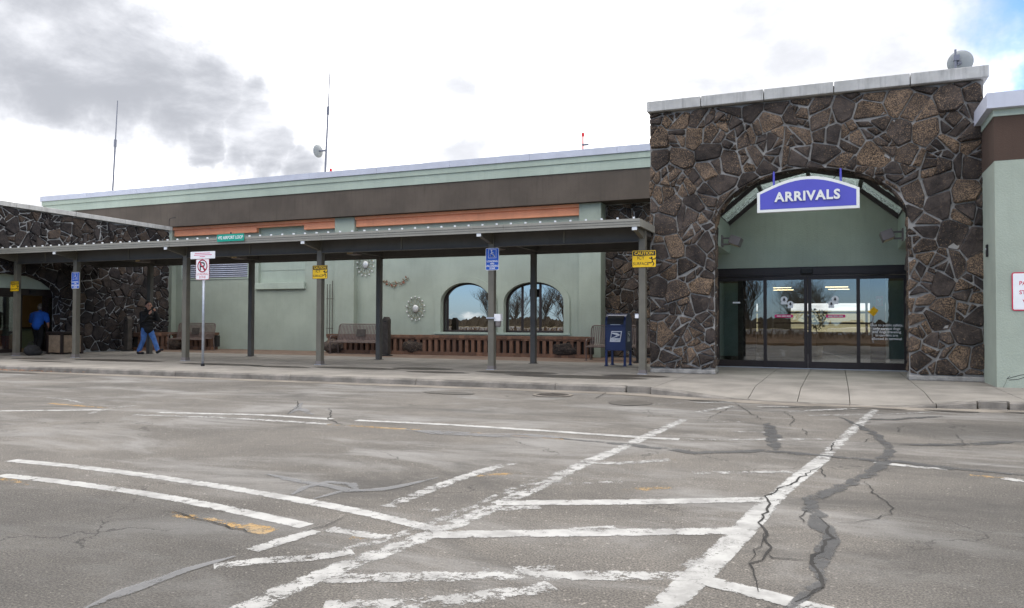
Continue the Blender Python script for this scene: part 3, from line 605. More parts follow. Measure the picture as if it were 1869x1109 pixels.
# ================================================================== ARRIVALS TOWER
TX0, TX1, TY = -4.07, 2.80, 18.1
OX0, OX1, SPR, RISE = -2.57, 1.41, 3.42, 1.20
OC, OW = (OX0+OX1)/2, (OX1-OX0)/2
tower = thing('arrivals_tower', 'tall entrance tower of dark lava rubble stone with an elliptical arch', 'building', ((TX0+TX1)/2, TY, 0))
arch = [(OC+OW*math.cos(math.pi*k/28), SPR+RISE*math.sin(math.pi*k/28)) for k in range(29)]
opening = [(OX0, -.2), (OX1, -.2)]+arch
fT = lambda u, v, w_: (u, TY-w_, v)
outer = [(TX0, .0), (OX0-.0, .0)]+arch[::-1]+[(OX1, .0), (TX1, .0), (TX1, 6.18), (TX0, 6.18)]
def face_with_opening(name, mat, x0, x1, z1, fn, w0, w1, parent, op_arch, ox0, ox1):
    poly = [(x0, .0), (ox0, .0)]+op_arch[::-1]+[(ox1, .0), (x1, .0), (x1, z1), (x0, z1)]
    return plate(name, mat, poly, [], fn, w0, w1, parent)
front_wall = face_with_opening('stone_front', 'mortar', TX0, TX1, 6.18, fT, -.45, 0, tower, arch, OX0, OX1)
def near_open(p):
    best = None; bd = 1e9; poly = opening
    for i in range(len(poly)):
        a, b = poly[i], poly[(i+1) % len(poly)]; dx, dy = b[0]-a[0], b[1]-a[1]; l2 = dx*dx+dy*dy
        s_ = max(0, min(1, ((p[0]-a[0])*dx+(p[1]-a[1])*dy)/l2)) if l2 else 0; q = (a[0]+s_*dx, a[1]+s_*dy); d = (p[0]-q[0])**2+(p[1]-q[1])**2
        if d < bd: bd = d; best = q
    return best
def in_open(p, m=.0): return (OX0-m < p[0] < OX1+m and p[1] < SPR) or (p[1] >= SPR and ((p[0]-OC)/(OW+m))**2+((p[1]-SPR)/(RISE+m))**2 < 1)
rg = random.Random(21)
cells = rubble((TX0-.02, TX1+.02, .105, 6.17), lambda p: not in_open(p, .03), .44, rg, near_open, .45, .026)
lay_stones(cells, fT, 'lava_stone', front_wall, rg, .016, limit=250)
# reveals of the arch: unrolled path
path = [(OX0, .0)]+arch[::-1]+[(OX1, .0)]
plen = [0]
for a, b in zip(path, path[1:]): plen.append(plen[-1]+math.hypot(b[0]-a[0], b[1]-a[1]))
def fR(u, v, w_):
    u = max(0, min(plen[-1]-1e-4, u)); i = max(k for k in range(len(plen)-1) if plen[k] <= u); s_ = (u-plen[i])/(plen[i+1]-plen[i])
    a, b = path[i], path[i+1]; x = a[0]+(b[0]-a[0])*s_; z = a[1]+(b[1]-a[1])*s_; d = Vector((b[0]-a[0], b[1]-a[1])).normalized(); n = (d.y, -d.x)
    return (x+n[0]*w_, TY+.0+v, z+n[1]*w_)
cells = rubble((.14, plen[-1]-.14, .0, .44), lambda p: True, .36, rg, keep=.7)
lay_stones(cells, fR, 'lava_stone', front_wall, rg, .016, (.012, .035), limit=50)
for x0, x1 in ((TX0+.02, OX0+.015), (OX1-.015, TX1-.02)): bx('plinth', 'mortar', tower, x0, x1, TY-.06, TY+.47, 0, .10, bevel=.02)
cj = [TX0-.06, -2.86, -1.47, -.02, 1.46, TX1+.09]
for a, b in zip(cj, cj[1:]): bx('coping_slab', 'coping', tower, a+.009, b-.009, TY-.16, TY+.55, 6.185, 6.43, bevel=.015)
bx('side_wall', 'sage', tower, TX0+.01, TX0+.4, TY+.455, 25.2, 0, 6.15)
bx('side_wall', 'sage', tower, TX1-.42, TX1-.02, TY+.455, 25.2, 0, 6.15)
bx('roof_slab', 'coping', tower, TX0+.41, OX0-.35, TY+.46, 24.3, 5.9, 6.1)
bx('roof_slab', 'coping', tower, OX1+.33, TX1-.43, TY+.46, 24.3, 5.9, 6.1)
bx('coping_core', 'kerb_stone', tower, TX0+.05, TX1-.05, TY-.05, TY+.5, 6.17, 6.36)
# recess: wider lower side walls, box beams, tympanum
bx('recess_wall', 'sage', tower, -3.35, -3.12, TY+.46, 21.3, 0, 3.02); bx('recess_wall', 'sage', tower, 1.80, 2.05, TY+.46, 21.3, 0, 3.02)
bx('box_beam', 'sage_light', tower, -3.4, -2.60, TY+.46, 21.14, 3.03, 3.78); bx('box_beam', 'sage_light', tower, 1.42, 2.1, TY+.46, 21.14, 3.03, 3.78)
SK = [(-2.66, 3.79), (-1.74, 4.55), (-.60, 4.79), (.56, 4.54), (1.46, 3.79)]
tp = [(-3.4, 2.63), (2.1, 2.63), (2.1, 3.785), (1.46, 3.88)]+[(x, z+.1) for x, z in SK[::-1][1:-1]]+[(-2.66, 3.88), (-3.4, 3.785)]
MB().prism(tp, lambda u, v, w_: (u, 21.14+w_, v), 0, .3).build('tympanum', 'sage', tower)
# skylight
skl = MB()
for (a, b) in zip(SK, SK[1:]):
    m = MB(); m.add([(a[0], TY+.47, a[1]+.05), (b[0], TY+.47, b[1]+.05), (b[0], 21.13, b[1]+.05), (a[0], 21.13, a[1]+.05)], [(0, 1, 2, 3)]); m.build('skylight_pane', 'skylight_glass', tower)
def bar(m, p, q, w_, h_):
    p, q = Vector(p), Vector(q); d = (q-p).normalized(); a = d.cross(Vector((0, 1, 0)))
    a = a.normalized() if a.length > 1e-4 else Vector((1, 0, 0)); b = d.cross(a).normalized()
    vs = [c+a*sa*h_/2+b*sb*w_/2 for c in (p, q) for sa, sb in ((-1, -1), (1, -1), (1, 1), (-1, 1))]
    m.add(vs, [(3, 2, 1, 0), (4, 5, 6, 7), (0, 1, 5, 4), (1, 2, 6, 5), (2, 3, 7, 6), (3, 0, 4, 7)]); return m
for yy in (19.25, 21.02):
    for a, b in zip(SK, SK[1:]): bar(MB(), (a[0], yy, a[1]), (b[0], yy, b[1]), .09, .12).build('skylight_rafter', 'dark_frame', tower)
for x, z in SK: bar(MB(), (x, TY+.47, z), (x, 21.13, z), .07, .09).build('skylight_purlin', 'dark_frame', tower)
# ---- sliding doors
DY = 21.2
doors = thing('sliding_doors', 'dark bronze glass sliding doors below the ARRIVALS sign', 'door', (-.67, DY, 0))
fr = MB().box(-3.1, 1.79, DY-.05, DY+.12, 2.40, 2.625).build('header', 'dark_frame', doors)
bx('track_cover', 'dark_frame', doors, -3.1, 1.79, DY-.09, DY-.052, 2.44, 2.60)
for x0, x1 in ((-3.12, -2.98), (1.63, 1.80)): bx('jamb', 'dark_frame', doors, x0, x1, DY-.06, DY+.14, 0, 2.40)
bx('threshold', 'galvanised', doors, -2.97, 1.62, DY-.08, DY+.13, .001, .018)
def leaf(x0, x1, y, st, name):
    m = MB(); m.box(x0, x0+st, y-.022, y+.022, .02, 2.39); m.box(x1-st, x1, y-.022, y+.022, .02, 2.39)
    m.box(x0+st, x1-st, y-.02, y+.02, .02, .19); m.box(x0+st, x1-st, y-.02, y+.02, 2.30, 2.39)
    o = m.build(name, 'dark_frame', doors)
    MB().box(x0+st, x1-st, y-.004, y+.004, .19, 2.30).build('pane', 'door_glass', o); return o
lf1 = leaf(-2.97, -1.66, DY+.06, .075, 'fixed_leaf'); lf2 = leaf(-1.76, -.675, DY-.02, .085, 'sliding_leaf'); lf3 = leaf(-.665, .56, DY-.02, .085, 'sliding_leaf'); lf4 = leaf(.48, 1.62, DY+.06, .075, 'fixed_leaf')
bx('motion_sensor', 'black', doors, -.83, -.55, DY-.17, DY-.092, 2.44, 2.58, bevel=.02)
MB().ball((-.66, DY-.05, 1.38), .02, 10, 6).build('lock', 'galvanised', doors)
# emblems and lettering on the glass
def emblem(x, y, z, s_, par):
    f_ = faceY(x, y, z)
    m = MB(); m.prism([(.5*s_*math.cos(a), .12*s_+.5*s_*math.sin(a)) for a in [R(k*15) for k in range(24)]], f_, .0, .002)
    m.prism([(-.45*s_, -.62*s_), (.45*s_, -.62*s_), (.45*s_, -.25*s_), (-.45*s_, -.25*s_)], f_, .003, .004)
    o = m.build('emblem_sticker', 'sign_white', par)
    m = MB(); m.prism([(-.05*s_, -.2*s_), (.05*s_, -.2*s_), (.05*s_, -.05*s_), (.24*s_, -.05*s_), (.12*s_, .12*s_), (.19*s_, .12*s_), (0, .44*s_), (-.19*s_, .12*s_), (-.12*s_, .12*s_), (-.24*s_, -.05*s_), (-.05*s_, -.05*s_)], f_, .005, .006)
    m.build('tree_mark', 'ink', par)
yg = DY-.026
emblem(-1.245, yg, 1.77, .17, lf2); emblem(-1.09, yg-.008, 1.66, .15, lf2); emblem(-.02, yg, 1.77, .17, lf3); emblem(-.11, yg-.008, 1.66, .15, lf3)
for x, p in ((-1.255, lf2), (-.01, lf3)):
    MB().prism(rrect(.46, .075, .03), faceY(x, yg, 1.36), 0, .002).build('magenta_strip', 'sticker_magenta', p)
    for k in range(3): MB().prism([(-.17+.12*k, -.012), (-.07+.12*k, -.012), (-.07+.12*k, .012), (-.17+.12*k, .012)], faceY(x, yg-.003, 1.36), 0, .001).build('strip_print', 'sign_white', p)
for i, s_ in enumerate(['Due to public safety,', 'only service dogs', 'and dogs traveling', 'in carriers are', 'allowed in terminal']):
    text('notice_lettering', s_, 'sign_white', faceY(1.16, DY+.052, 1.135-.085*i), .088, lf4, .001, bold=.001)
bx('push_label', 'sign_white', lf1, -2.55, -2.36, DY+.050, DY+.053, 1.70, 1.74)
# ---- wall lamps in the recess
for x, sgn, lab in ((-2.60, 1, 'brown box wall lamp on the left inner cheek of the arrivals arch'), (1.42, -1, 'brown box wall lamp on the right inner cheek of the arrivals arch')):
    L_ = thing('wall_lamp', lab, 'lamp', (x, 19.5, 3.2), 'box lamps inside the arch')
    bx('back_plate', 'lamp_housing', L_, min(x+sgn*.002, x+sgn*.03), max(x+sgn*.002, x+sgn*.03), 19.38, 19.62, 3.06, 3.34)
    for z in (3.27, 3.12): bx('arm', 'lamp_housing', L_, min(x+sgn*.03, x+sgn*.2), max(x+sgn*.03, x+sgn*.2), 19.47, 19.53, z-.02, z+.02)
    m = MB(); hx = x+sgn*.33
    Mx = Matrix.Translation((hx, 19.5, 3.18)) @ Matrix.Rotation(R(20*sgn), 4, 'Y')
    m.box(-.13, .13, -.26, .26, -.09, .12).tf(Mx); o = m.build('housing', 'lamp_housing', L_, bevel=.01)
    MB().box(-.10, .10, -.22, .22, -.10, -.092).tf(Mx).build('lens', 'lamp_lens', o)
# ---- ARRIVALS sign, hung in the arch
sg = thing('arrivals_sign', 'blue arched ARRIVALS sign with white border hanging in the stone arch', 'sign', (-.57, 18.02, 3.65))
def sign_poly(w_, h_, c_, n=16): return [(-w_/2, 0), (w_/2, 0)]+[(w_/2-w_*k/n, h_+(c_-h_)*math.sin(math.pi*k/n)) for k in range(n+1)]
fS = lambda u, v, w_: (-.57+u, 18.06-w_, 3.65+v)
MB().prism(sign_poly(2.10, .44, .755), fS, 0, .10).build('border', 'arrivals_white', sg, bevel=.006)
MB().prism([(a, b+.065) for a, b in sign_poly(1.97, .345, .625)], fS, .1, .104).build('panel', 'arrivals_blue', sg)
text('lettering', 'ARRIVALS', 'arrivals_white', lambda u, v, w_: fS(u, v+.315, w_+.106), .285, sg, .03, bold=.010, sx=.98, spacing=1.12)
for x in (-.57-.70, -.57+.68): MB().tube([(x, 18.10, 4.22), (x, 18.10, 4.62)], .024, 10).build('hanger', 'arrivals_blue', sg)
for a, b in (((-1.30, 18.11, 4.52), (-1.05, 18.3, 4.28)), ((.2, 18.11, 4.55), (-.1, 18.3, 4.32))): MB().tube([a, b], .008, 6).build('stay_wire', 'dark_frame', sg)

# ================================================================== MAIN TERMINAL
term = thing('terminal_building', 'long sage green stucco terminal with brown and orange roof bands', 'building', (-17, 25, 0))
WY = 25.0
def arch_win(x0, x1, z0, spr, top, n=18):
    c, a = (x0+x1)/2, (x1-x0)/2; return [(x0, z0), (x1, z0)]+[(c+a*math.cos(math.pi*k/n), spr+(top-spr)*math.sin(math.pi*k/n)) for k in range(n+1)]
WINS = [(-13.40, -11.36, .80, 1.86, 2.60), (-10.87, -8.62, .80, 1.86, 2.58)]
fW = lambda u, v, w_: (u, WY-w_, v)
wall = plate('wall', 'sage', [(-30, 0), (-7.25, 0), (-7.25, 5.19), (-30, 5.19)],
    [arch_win(*w_) for w_ in WINS]+[[(-26.05, 2.98), (-22.44, 2.98), (-22.44, 3.80), (-26.05, 3.80)], [(-21.9, 2.74), (-19.55, 2.74), (-19.55, 5.0), (-21.9, 5.0)]], fW, -.4, 0, term)
for i, (x0, x1, z0, sp, tp_) in enumerate(WINS):
    win = MB(); inner = arch_win(x0+.07, x1-.07, z0+.07, sp, tp_-.07); out_ = arch_win(x0, x1, z0, sp, tp_)
    wf = plate('window_frame', 'dark_frame', out_, [inner], fW, -.26, -.19, term)
    mull = [x0+.16] if i == 0 else [x0+.62, x0+1.30]
    for mx_ in mull:
        zt = sp+(tp_-sp)*math.sqrt(max(0, 1-((mx_-(x0+x1)/2)/((x1-x0)/2))**2))-.07
        bx('mullion', 'dark_frame', wf, mx_-.04, mx_+.04, WY+.20, WY+.25, z0+.07, zt)
    MB().prism(inner, fW, -.232, -.224).build('pane', 'window_glass', wf)
    # raised plaster surround and sill
    o2 = arch_win(x0-.22, x1+.22, z0-.0, sp, tp_+.22); plate('window_surround', 'sage', o2, [arch_win(x0, x1, z0, sp, tp_)] if False else [], fW, .0, .0001, term) if False else None
    ring = [(x1, z0), (x1+.22, z0)]+o2[2:]+[(x0-.22, z0), (x0, z0)]+out_[2:][::-1]
    plate('window_surround', 'sage', ring, [], fW, .002, .045, term)
    bx('window_sill', 'sage_light', term, x0-.25, x1+.25, WY-.10, WY+.18, z0-.075, z0-.003)
for x, z in ((-9.25, 1.17), (-8.93, 1.17)): bx('window_poster', 'sign_white', term, x-.11, x+.11, WY+.26, WY+.262, z-.16, z+.16)
# louvre
lv = thing_louvre = MB().box(-26.04, -22.45, WY+.16, WY+.2, 2.99, 3.79).build('louvre_back', 'black', term)
for k in range(9):
    z = 3.02+k*.085; m = MB(); m.add([(-26.04, WY-.02, z), (-22.45, WY-.02, z), (-22.45, WY+.1, z+.06), (-26.04, WY+.1, z+.06), (-26.04, WY-.02, z+.022), (-22.45, WY-.02, z+.022), (-22.45, WY+.1, z+.082), (-26.04, WY+.1, z+.082)],
        [(3, 2, 1, 0), (4, 5, 6, 7), (0, 1, 5, 4), (1, 2, 6, 5), (2, 3, 7, 6), (3, 0, 4, 7)]); m.build('louvre_slat', 'flashing', lv)
m = MB(); [m.box(*b) for b in ((-26.1, -22.39, WY-.03, WY-.002, 2.93, 2.985), (-26.1, -22.39, WY-.03, WY-.002, 3.795, 3.85), (-26.1, -26.045, WY-.03, WY-.002, 2.985, 3.795), (-22.445, -22.39, WY-.03, WY-.002, 2.985, 3.795))]
m.build('louvre_frame', 'sage_light', lv)
# blocked-up window with sill
bw = bx('blocked_window', 'sage_light', term, -21.9, -19.55, WY+.13, WY+.2, 2.74, 5.0)
bx('blocked_window_rail', 'sage', bw, -21.9, -19.55, WY+.115, WY+.128, 3.24, 3.26); bx('blocked_window_sill', 'sage_light', term, -22.0, -19.5, WY-.14, WY-.002, 2.47, 2.73, bevel=.01)
for x0, x1 in ((-27.05, -26.4), (-17.95, -17.05), (-8.0, -7.24)): bx('pilaster', 'sage', term, x0, x1, WY-.25, WY-.002, 0, 5.19)
bx('wall_end', 'sage', term, -7.247, -7.235, WY-.2, WY+.3, 0, 5.19)
# orange band with a notch, brown fascia, green parapet, metal flashing
for x0, x1, z0 in ((-26.39, -21.9, 4.82), (-19.5, -17.96, 4.82), (-21.9, -19.5, 5.0), (-17.04, -8.01, 4.82)): bx('orange_band', 'orange', term, x0, x1, WY-.15, WY-.003, z0, 5.08)
for x0, x1 in ((-26.39, -17.96), (-17.04, -8.01)): bx('orange_ledge', 'orange', term, x0, x1, WY-.24, WY-.004, 5.083, 5.19)
bx('brown_fascia', 'brown_stucco', term, -34.2, -4.1, 24.5, 25.3, 5.2, 6.2)
bx('green_parapet', 'sage_light', term, -34.22, -4.1, 24.46, 25.3, 6.203, 6.52); bx('parapet_lip', 'sage_light', term, -34.25, -4.1, 24.42, 25.3, 6.523, 6.72)
fj = [-34.3+3.08*k for k in range(10)]+[-4.1]
for a, b in zip(fj, fj[1:]): bx('flashing_panel', 'flashing', term, a+.004, b-.004, 24.37, 25.35, 6.722, 6.95)
# body, back wall with a window band, interior
bx('roof', 'coping', term, -34.0, -4.2, 25.36, 31.3, 6.55, 6.65)
bx('side_wall', 'sage', term, -34.2, -33.9, 25.31, 31.3, 0, 6.5)
BW = [(-3.10, -2.80), (-1.60, -.98), (-.90, 1.0), (1.08, 2.9)]
plate('back_wall', 'interior_wall', [(-34, 0), (6, 0), (6, 6.5), (-34, 6.5)], [[(a, .84), (b, .84), (b, 1.92), (a, 1.92)] for a, b in BW], lambda u, v, w_: (u, 31.2-w_, v), -.15, 0, term)
for z in (1.57, 1.17): bx('window_transom', 'dark_frame', term, -3.1, 2.9, 31.2, 31.26, z-.035, z+.035)
bx('floor', 'interior_floor', term, -33, 5.9, 25.2, 31.2, -.06, 0.0); bx('arrivals_floor', 'interior_floor', term, -3.3, 2.05, 21.33, 25.19, -.06, 0.0)
bx('ceiling', 'interior_wall', term, -33, 5.9, 25.45, 31.1, 3.3, 3.4); bx('arrivals_ceiling', 'interior_wall', term, -3.4, 2.3, 21.46, 25.44, 2.75, 2.85)
bx('partition', 'interior_dark', term, -15, -7.3, 27.6, 27.7, 0, 3.29); bx('partition', 'interior_dark', term, -3.7, -3.4, 21.46, 25.4, 0, 2.74); bx('partition', 'interior_dark', term, 2.1, 2.36, 21.46, 25.4, 0, 2.74)
bx('partition', 'interior_dark', term, -7.3, -7.2, 25.5, 27.6, 0, 3.29); bx('partition', 'interior_dark', term, -15.1, -15, 25.45, 27.6, 0, 3.29)
bx('interior_column', 'interior_wall', term, -2.5, -2.1, 29.0, 29.4, 0, 3.29); bx('interior_column', 'interior_wall', term, 1.3, 1.55, 29.0, 29.3, 0, 3.29)
for x0, x1 in ((-2.95, -2.46), (1.16, 1.7)): bx('side_panel', 'teal_panel', term, x0, x1, 21.62, 21.66, .28, 2.26)
for x0, x1 in ((-2.45, -1.98), (.80, 1.15)): bx('black_panel', 'black', term, x0, x1, 21.55, 21.66, .02, 2.4)
bx('hall_or_fill_tube', 'tube_and_fill_light', term, -2.95, -1.9, 21.50, 21.54, 2.66, 2.70); bx('hall_or_fill_tube', 'tube_and_fill_light', term, .7, 1.7, 21.50, 21.54, 2.66, 2.70)  # unseen fill tubes, added above the door header to brighten the teal panels
for x in (-2.25, -.35): 
    for k, (y, z) in enumerate(((29.6, 2.46), (30.2, 2.40))): bx('hall_or_fill_tube', 'tube_and_fill_light', term, x+.1*k, x+.75+.05*k, y-.02, y+.02, z-.008, z+.008)
pq = bx('red_plaque', 'sign_red', term, .93, 1.1, 21.53, 21.548, 1.62, 1.88); MB().prism([(0, -.05), (.05, .01), (.035, .04), (0, .02), (-.035, .04), (-.05, .01)], faceY(1.015, 21.528, 1.77), 0, .002).build('heart_mark', 'sign_white', pq)
ds = bx('info_desk', 'interior_wall', term, -2.4, -.9, 27.2, 27.8, 0, .95); bx('desk_top', 'dark_frame', ds, -2.45, -.85, 27.15, 27.85, .951, .99)
# stone return between the terminal wall and the tower
sw = bx('stone_return', 'mortar', term, -7.23, -4.05, WY+.28, WY+.6, 0, 5.19)
rg = random.Random(5); cells = rubble((-7.23, -4.0, .02, 5.18), lambda p: True, .42, rg)
lay_stones(cells, lambda u, v, w_: (u, WY+.28-w_, v), 'lava_stone', sw, rg, .0135)

# ================================================================== RIGHT WING
rw = thing('right_wing', 'sage green wing right of the tower with a brown band and metal roof edge', 'building', (2.76, 16.75, 0))
RX, RY = 2.76, 16.75
bx('wall', 'sage', rw, RX, 9, RY, 24, 0, 4.245); bx('brown_band', 'brown_right', rw, RX-.004, 9, RY-.004, 24, 4.247, 5.08); bx('green_frieze', 'sage_light', rw, RX-.02, 9, RY-.02, 24, 5.082, 5.21)
for a, b in ((2.62, 3.36), (3.37, 6), (6.01, 9)): bx('flashing_panel', 'flashing', rw, a, b, RY-.16, 24, 5.212, 5.47 if a > 3 else 5.50)
ribbon([(0, 0), (1, 0)], .01, 'x', 'crack_dark', None, 0) if False else None
for pts in ([(2.86, .0), (2.90, .09), (2.92, .16), (2.97, .22)], [(2.92, .16), (3.02, .2), (3.14, .24), (3.3, .27), (3.5, .33)], [(2.95, .14), (3.1, .16), (3.2, .2)]):
    m = MB(); [m.prism([(a[0], a[1]-.005), (b[0], b[1]-.005), (b[0], b[1]+.005), (a[0], a[1]+.005)], lambda u, v, w_: (u, RY-w_, v), .001, .003) for a, b in zip(pts, pts[1:])]
    m.build('wall_crack', 'ink', rw)
kp = thing('door_buzzer', 'small black buzzer box on the green corner beside the tower', 'buzzer', (2.755, 17.5, 2.6))
bx('housing', 'black', kp, 2.725, 2.757, 17.45, 17.55, 2.5, 2.74, bevel=.006); MB().ball((2.722, 17.5, 2.65), .016, 8, 6).build('button', 'galvanised', kp); bx('speaker_grille', 'dark_frame', kp, 2.72, 2.7245, 17.47, 17.53, 2.54, 2.6)
# ================================================================== LEFT WING (stone wall facing +X, arch with doors)
A = Vector((-25.78, 24.0, 0)); D = Vector((.0611, -.9981, 0)); N = Vector((.9981, .0611, 0))
def fL(u, v, w_): p = A+D*u+N*w_; return (p.x, p.y, v)
lw_ = thing('left_wing', 'low dark stone wing on the left with pale coping and an arched doorway', 'building', (A.x, A.y, 0))
LU1 = 11.0; LO0, LO1, LS, LR = 5.07, 8.65, 2.02, .75; LC, LA = (LO0+LO1)/2, (LO1-LO0)/2
larch = [(LC+LA*math.cos(math.pi*k/24), LS+LR*math.sin(math.pi*k/24)) for k in range(25)]
lwall = face_with_opening('stone_wall', 'mortar_pale', 0, LU1, 4.94, fL, -.4, 0, lw_, larch, LO0, LO1)
lopen = [(LO0, -.2), (LO1, -.2)]+larch
def near_l(p):
    best = None; bd = 1e9
    for i in range(len(lopen)):
        a, b = lopen[i], lopen[(i+1) % len(lopen)]; dx, dy = b[0]-a[0], b[1]-a[1]; l2 = dx*dx+dy*dy
        s_ = max(0, min(1, ((p[0]-a[0])*dx+(p[1]-a[1])*dy)/l2)) if l2 else 0; q = (a[0]+s_*dx, a[1]+s_*dy); d = (p[0]-q[0])**2+(p[1]-q[1])**2
        if d < bd: bd = d; best = q
    return best
def in_l(p, m=.03): return (LO0-m < p[0] < LO1+m and p[1] < LS) or (p[1] >= LS and ((p[0]-LC)/(LA+m))**2+((p[1]-LS)/(LR+m))**2 < 1)
rg = random.Random(77)
cells = rubble((0, 9.2, .02, 4.93), lambda p: not in_l(p), .42, rg, near_l, .5, .026)
lay_stones(cells, fL, 'black_stone', lwall, rg, .017, limit=280)
lpath = [(LO0, .0)]+larch[::-1][:0]+[(LO0, LS)]+[q for q in larch[::-1]]+[(LO1, .0)]
lpath = [(LO0, .0)]+[q for q in larch[::-1]]+[(LO1, .0)]; lpl = [0]
for a, b in zip(lpath, lpath[1:]): lpl.append(lpl[-1]+math.hypot(b[0]-a[0], b[1]-a[1]))
def fLR(u, v, w_):
    u = max(0, min(lpl[-1]-1e-4, u)); i = max(k for k in range(len(lpl)-1) if lpl[k] <= u); s_ = (u-lpl[i])/(lpl[i+1]-lpl[i]); a, b = lpath[i], lpath[i+1]
    d = Vector((b[0]-a[0], b[1]-a[1])).normalized(); return fL(a[0]+(b[0]-a[0])*s_+d.y*w_, a[1]+(b[1]-a[1])*s_-d.x*w_, -v)
lay_stones(rubble((.02, lpl[-1]-.02, 0, .39), lambda p: True, .36, rg, keep=.7), fLR, 'black_stone', lwall, rg, .014, (.012, .03), limit=20)
def lbox(name, mat, par, u0, u1, w0, w1, z0, z1, bevel=0):
    m = MB(); m.add([fL(u, z, w_) for z in (z0, z1) for u, w_ in ((u0, w0), (u1, w0), (u1, w1), (u0, w1))], [(3, 2, 1, 0), (4, 5, 6, 7), (0, 1, 5, 4), (1, 2, 6, 5), (2, 3, 7, 6), (3, 0, 4, 7)])
    return fixn(m.build(name, mat, par, bevel=bevel))
cu = [-.06, 2.4, 4.6, 6.9, 9.2, 11.1]
for a, b in zip(cu, cu[1:]): lbox('coping_slab', 'coping', lw_, a+.006, b-.006, -.5, .13, 4.945, 5.11, .012)
lbox('roof', 'coping', lw_, 0, LU1, -9, -.41, 4.6, 4.75); lbox('far_wall', 'black_stone', lw_, 0, .3, -9, -.41, 0, 4.6); lbox('far_wall', 'black_stone', lw_, LU1-.3, LU1, -9, -.41, 0, 4.6)
lbox('recess_floor', 'slab', lw_, .4, LU1-.4, -8.9, -.402, -.05, .07)
lbox('recess_ceiling', 'interior_wall', lw_, .4, LU1-.4, -8.9, -1.45, 2.9, 3.0)
# tympanum, header, doors 1 m behind the stone face
lbox('tympanum', 'sage_light', lw_, 4.36, 9.6, -.55, -.42, 2.27, 3.4)
lbox('recess_cheek', 'sage', lw_, 4.2, 4.355, -.8, -.41, 0, 3.4)
ld = thing('automatic_doors', 'dark framed automatic doors standing open in the left stone arch', 'door', tuple(A+D*5.2+N*-1.05))
lbox('header', 'dark_frame', ld, 4.36, 9.6, -.62, -.43, 2.04, 2.265); lbox('motion_sensor', 'black', ld, 5.75, 5.95, -.425, -.37, 2.10, 2.22)
def lleaf(u0, u1, w_, name='fixed_leaf'):
    lo = lbox(name, 'dark_frame', ld, u0, u0+.07, w_-.025, w_+.025, .075, 2.05); lbox('stile', 'dark_frame', lo, u1-.07, u1, w_-.025, w_+.025, .075, 2.05)
    lbox('rail', 'dark_frame', lo, u0+.07, u1-.07, w_-.024, w_+.024, .075, .2); lbox('rail', 'dark_frame', lo, u0+.07, u1-.07, w_-.024, w_+.024, 1.97, 2.05)
    lbox('pane', 'door_glass', lo, u0+.07, u1-.07, w_-.004, w_+.004, .2, 1.97); return lo
lleaf(4.37, 5.25, -.5); lleaf(4.42, 5.32, -.58, 'sliding_leaf'); lleaf(6.2, 7.2, -.5); lleaf(6.1, 7.05, -.58, 'sliding_leaf'); lleaf(7.21, 8.4, -.5)
# lobby behind
lbox('lobby_wall', 'beige', lw_, .4, LU1-.4, -6.2, -6.0, .07, 2.9)
lbox('lobby_window_frame', 'counter_teal', lw_, 2.2, 3.6, -5.99, -5.9, .9, 2.4); lbox('lobby_window_pane', 'interior_dark', lw_, 2.3, 3.5, -5.89, -5.88, 1.0, 2.3)
ct = lbox('ticket_counter', 'counter_teal', lw_, 1.0, 4.6, -4.6, -4.0, .07, .85); lbox('counter_top', 'dark_frame', ct, .95, 4.65, -4.65, -3.95, .85, .9)
lbox('lobby_pillar', 'brick', lw_, 4.0, 4.2, -3.6, -3.4, .07, 2.9)
for k in (3., 5.): lbox('hall_or_fill_tube', 'tube_and_fill_light', lw_, k, k+1.2, -3.1, -2.95, 2.84, 2.88)  # fill tubes added to brighten the dark lobby
lbox('display_stand', 'sign_red', lw_, 4.9, 5.4, -3.0, -2.7, .07, .6)

# ================================================================== CANOPY
cp = thing('walkway_canopy', 'long flat steel walkway canopy with beige edge and brown posts', 'canopy', (-14.5, 18.8, 0))
CX0, CX1, CF, CB = -25.35, -3.96, 16.60, 20.95
def cy_(x, y): return y+.018*(x+4)
def cbox(name, mat, par, x0, x1, y0, y1, z0, z1, bevel=0):
    m = MB(); m.add([(x, cy_(x, y), z) for z in (z0, z1) for x, y in ((x0, y0), (x1, y0), (x1, y1), (x0, y1))], [(3, 2, 1, 0), (4, 5, 6, 7), (0, 1, 5, 4), (1, 2, 6, 5), (2, 3, 7, 6), (3, 0, 4, 7)]); return fixn(m.build(name, mat, par, bevel=bevel))
cbox('deck', 'beam_paint', cp, CX0+.03, CX1-.03, CF+.03, CB-.03, 3.385, 3.43)
fjx = [CX0, -21.6, -17.55, -12.35, -7.2, CX1]
for a, b in zip(fjx, fjx[1:]):
    cbox('fascia', 'canopy_paint', cp, a+.003, b-.003, CF, CF+.028, 3.30, 3.36); cbox('fascia', 'canopy_paint', cp, a+.003, b-.003, CF-.012, CF+.028, 3.362, 3.415); cbox('fascia', 'canopy_paint', cp, a+.003, b-.003, CF-.028, CF+.03, 3.417, 3.475)
cbox('end_fascia', 'canopy_paint', cp, CX1-.028, CX1+.012, CF+.031, CB, 3.30, 3.47)
rib = cbox('roof_clip', 'roof_metal', cp, CX1-.16, CX1-.12, CF-.015, CF+.02, 3.478, 3.515)
for k in range(1, 59):
    o = rib.copy(); COL.objects.link(o); o.location = (-.3655*k, -.018*.3655*k, 0)
FP = [-25.0, -22.25, -17.72, -12.96, -7.86, -4.09]
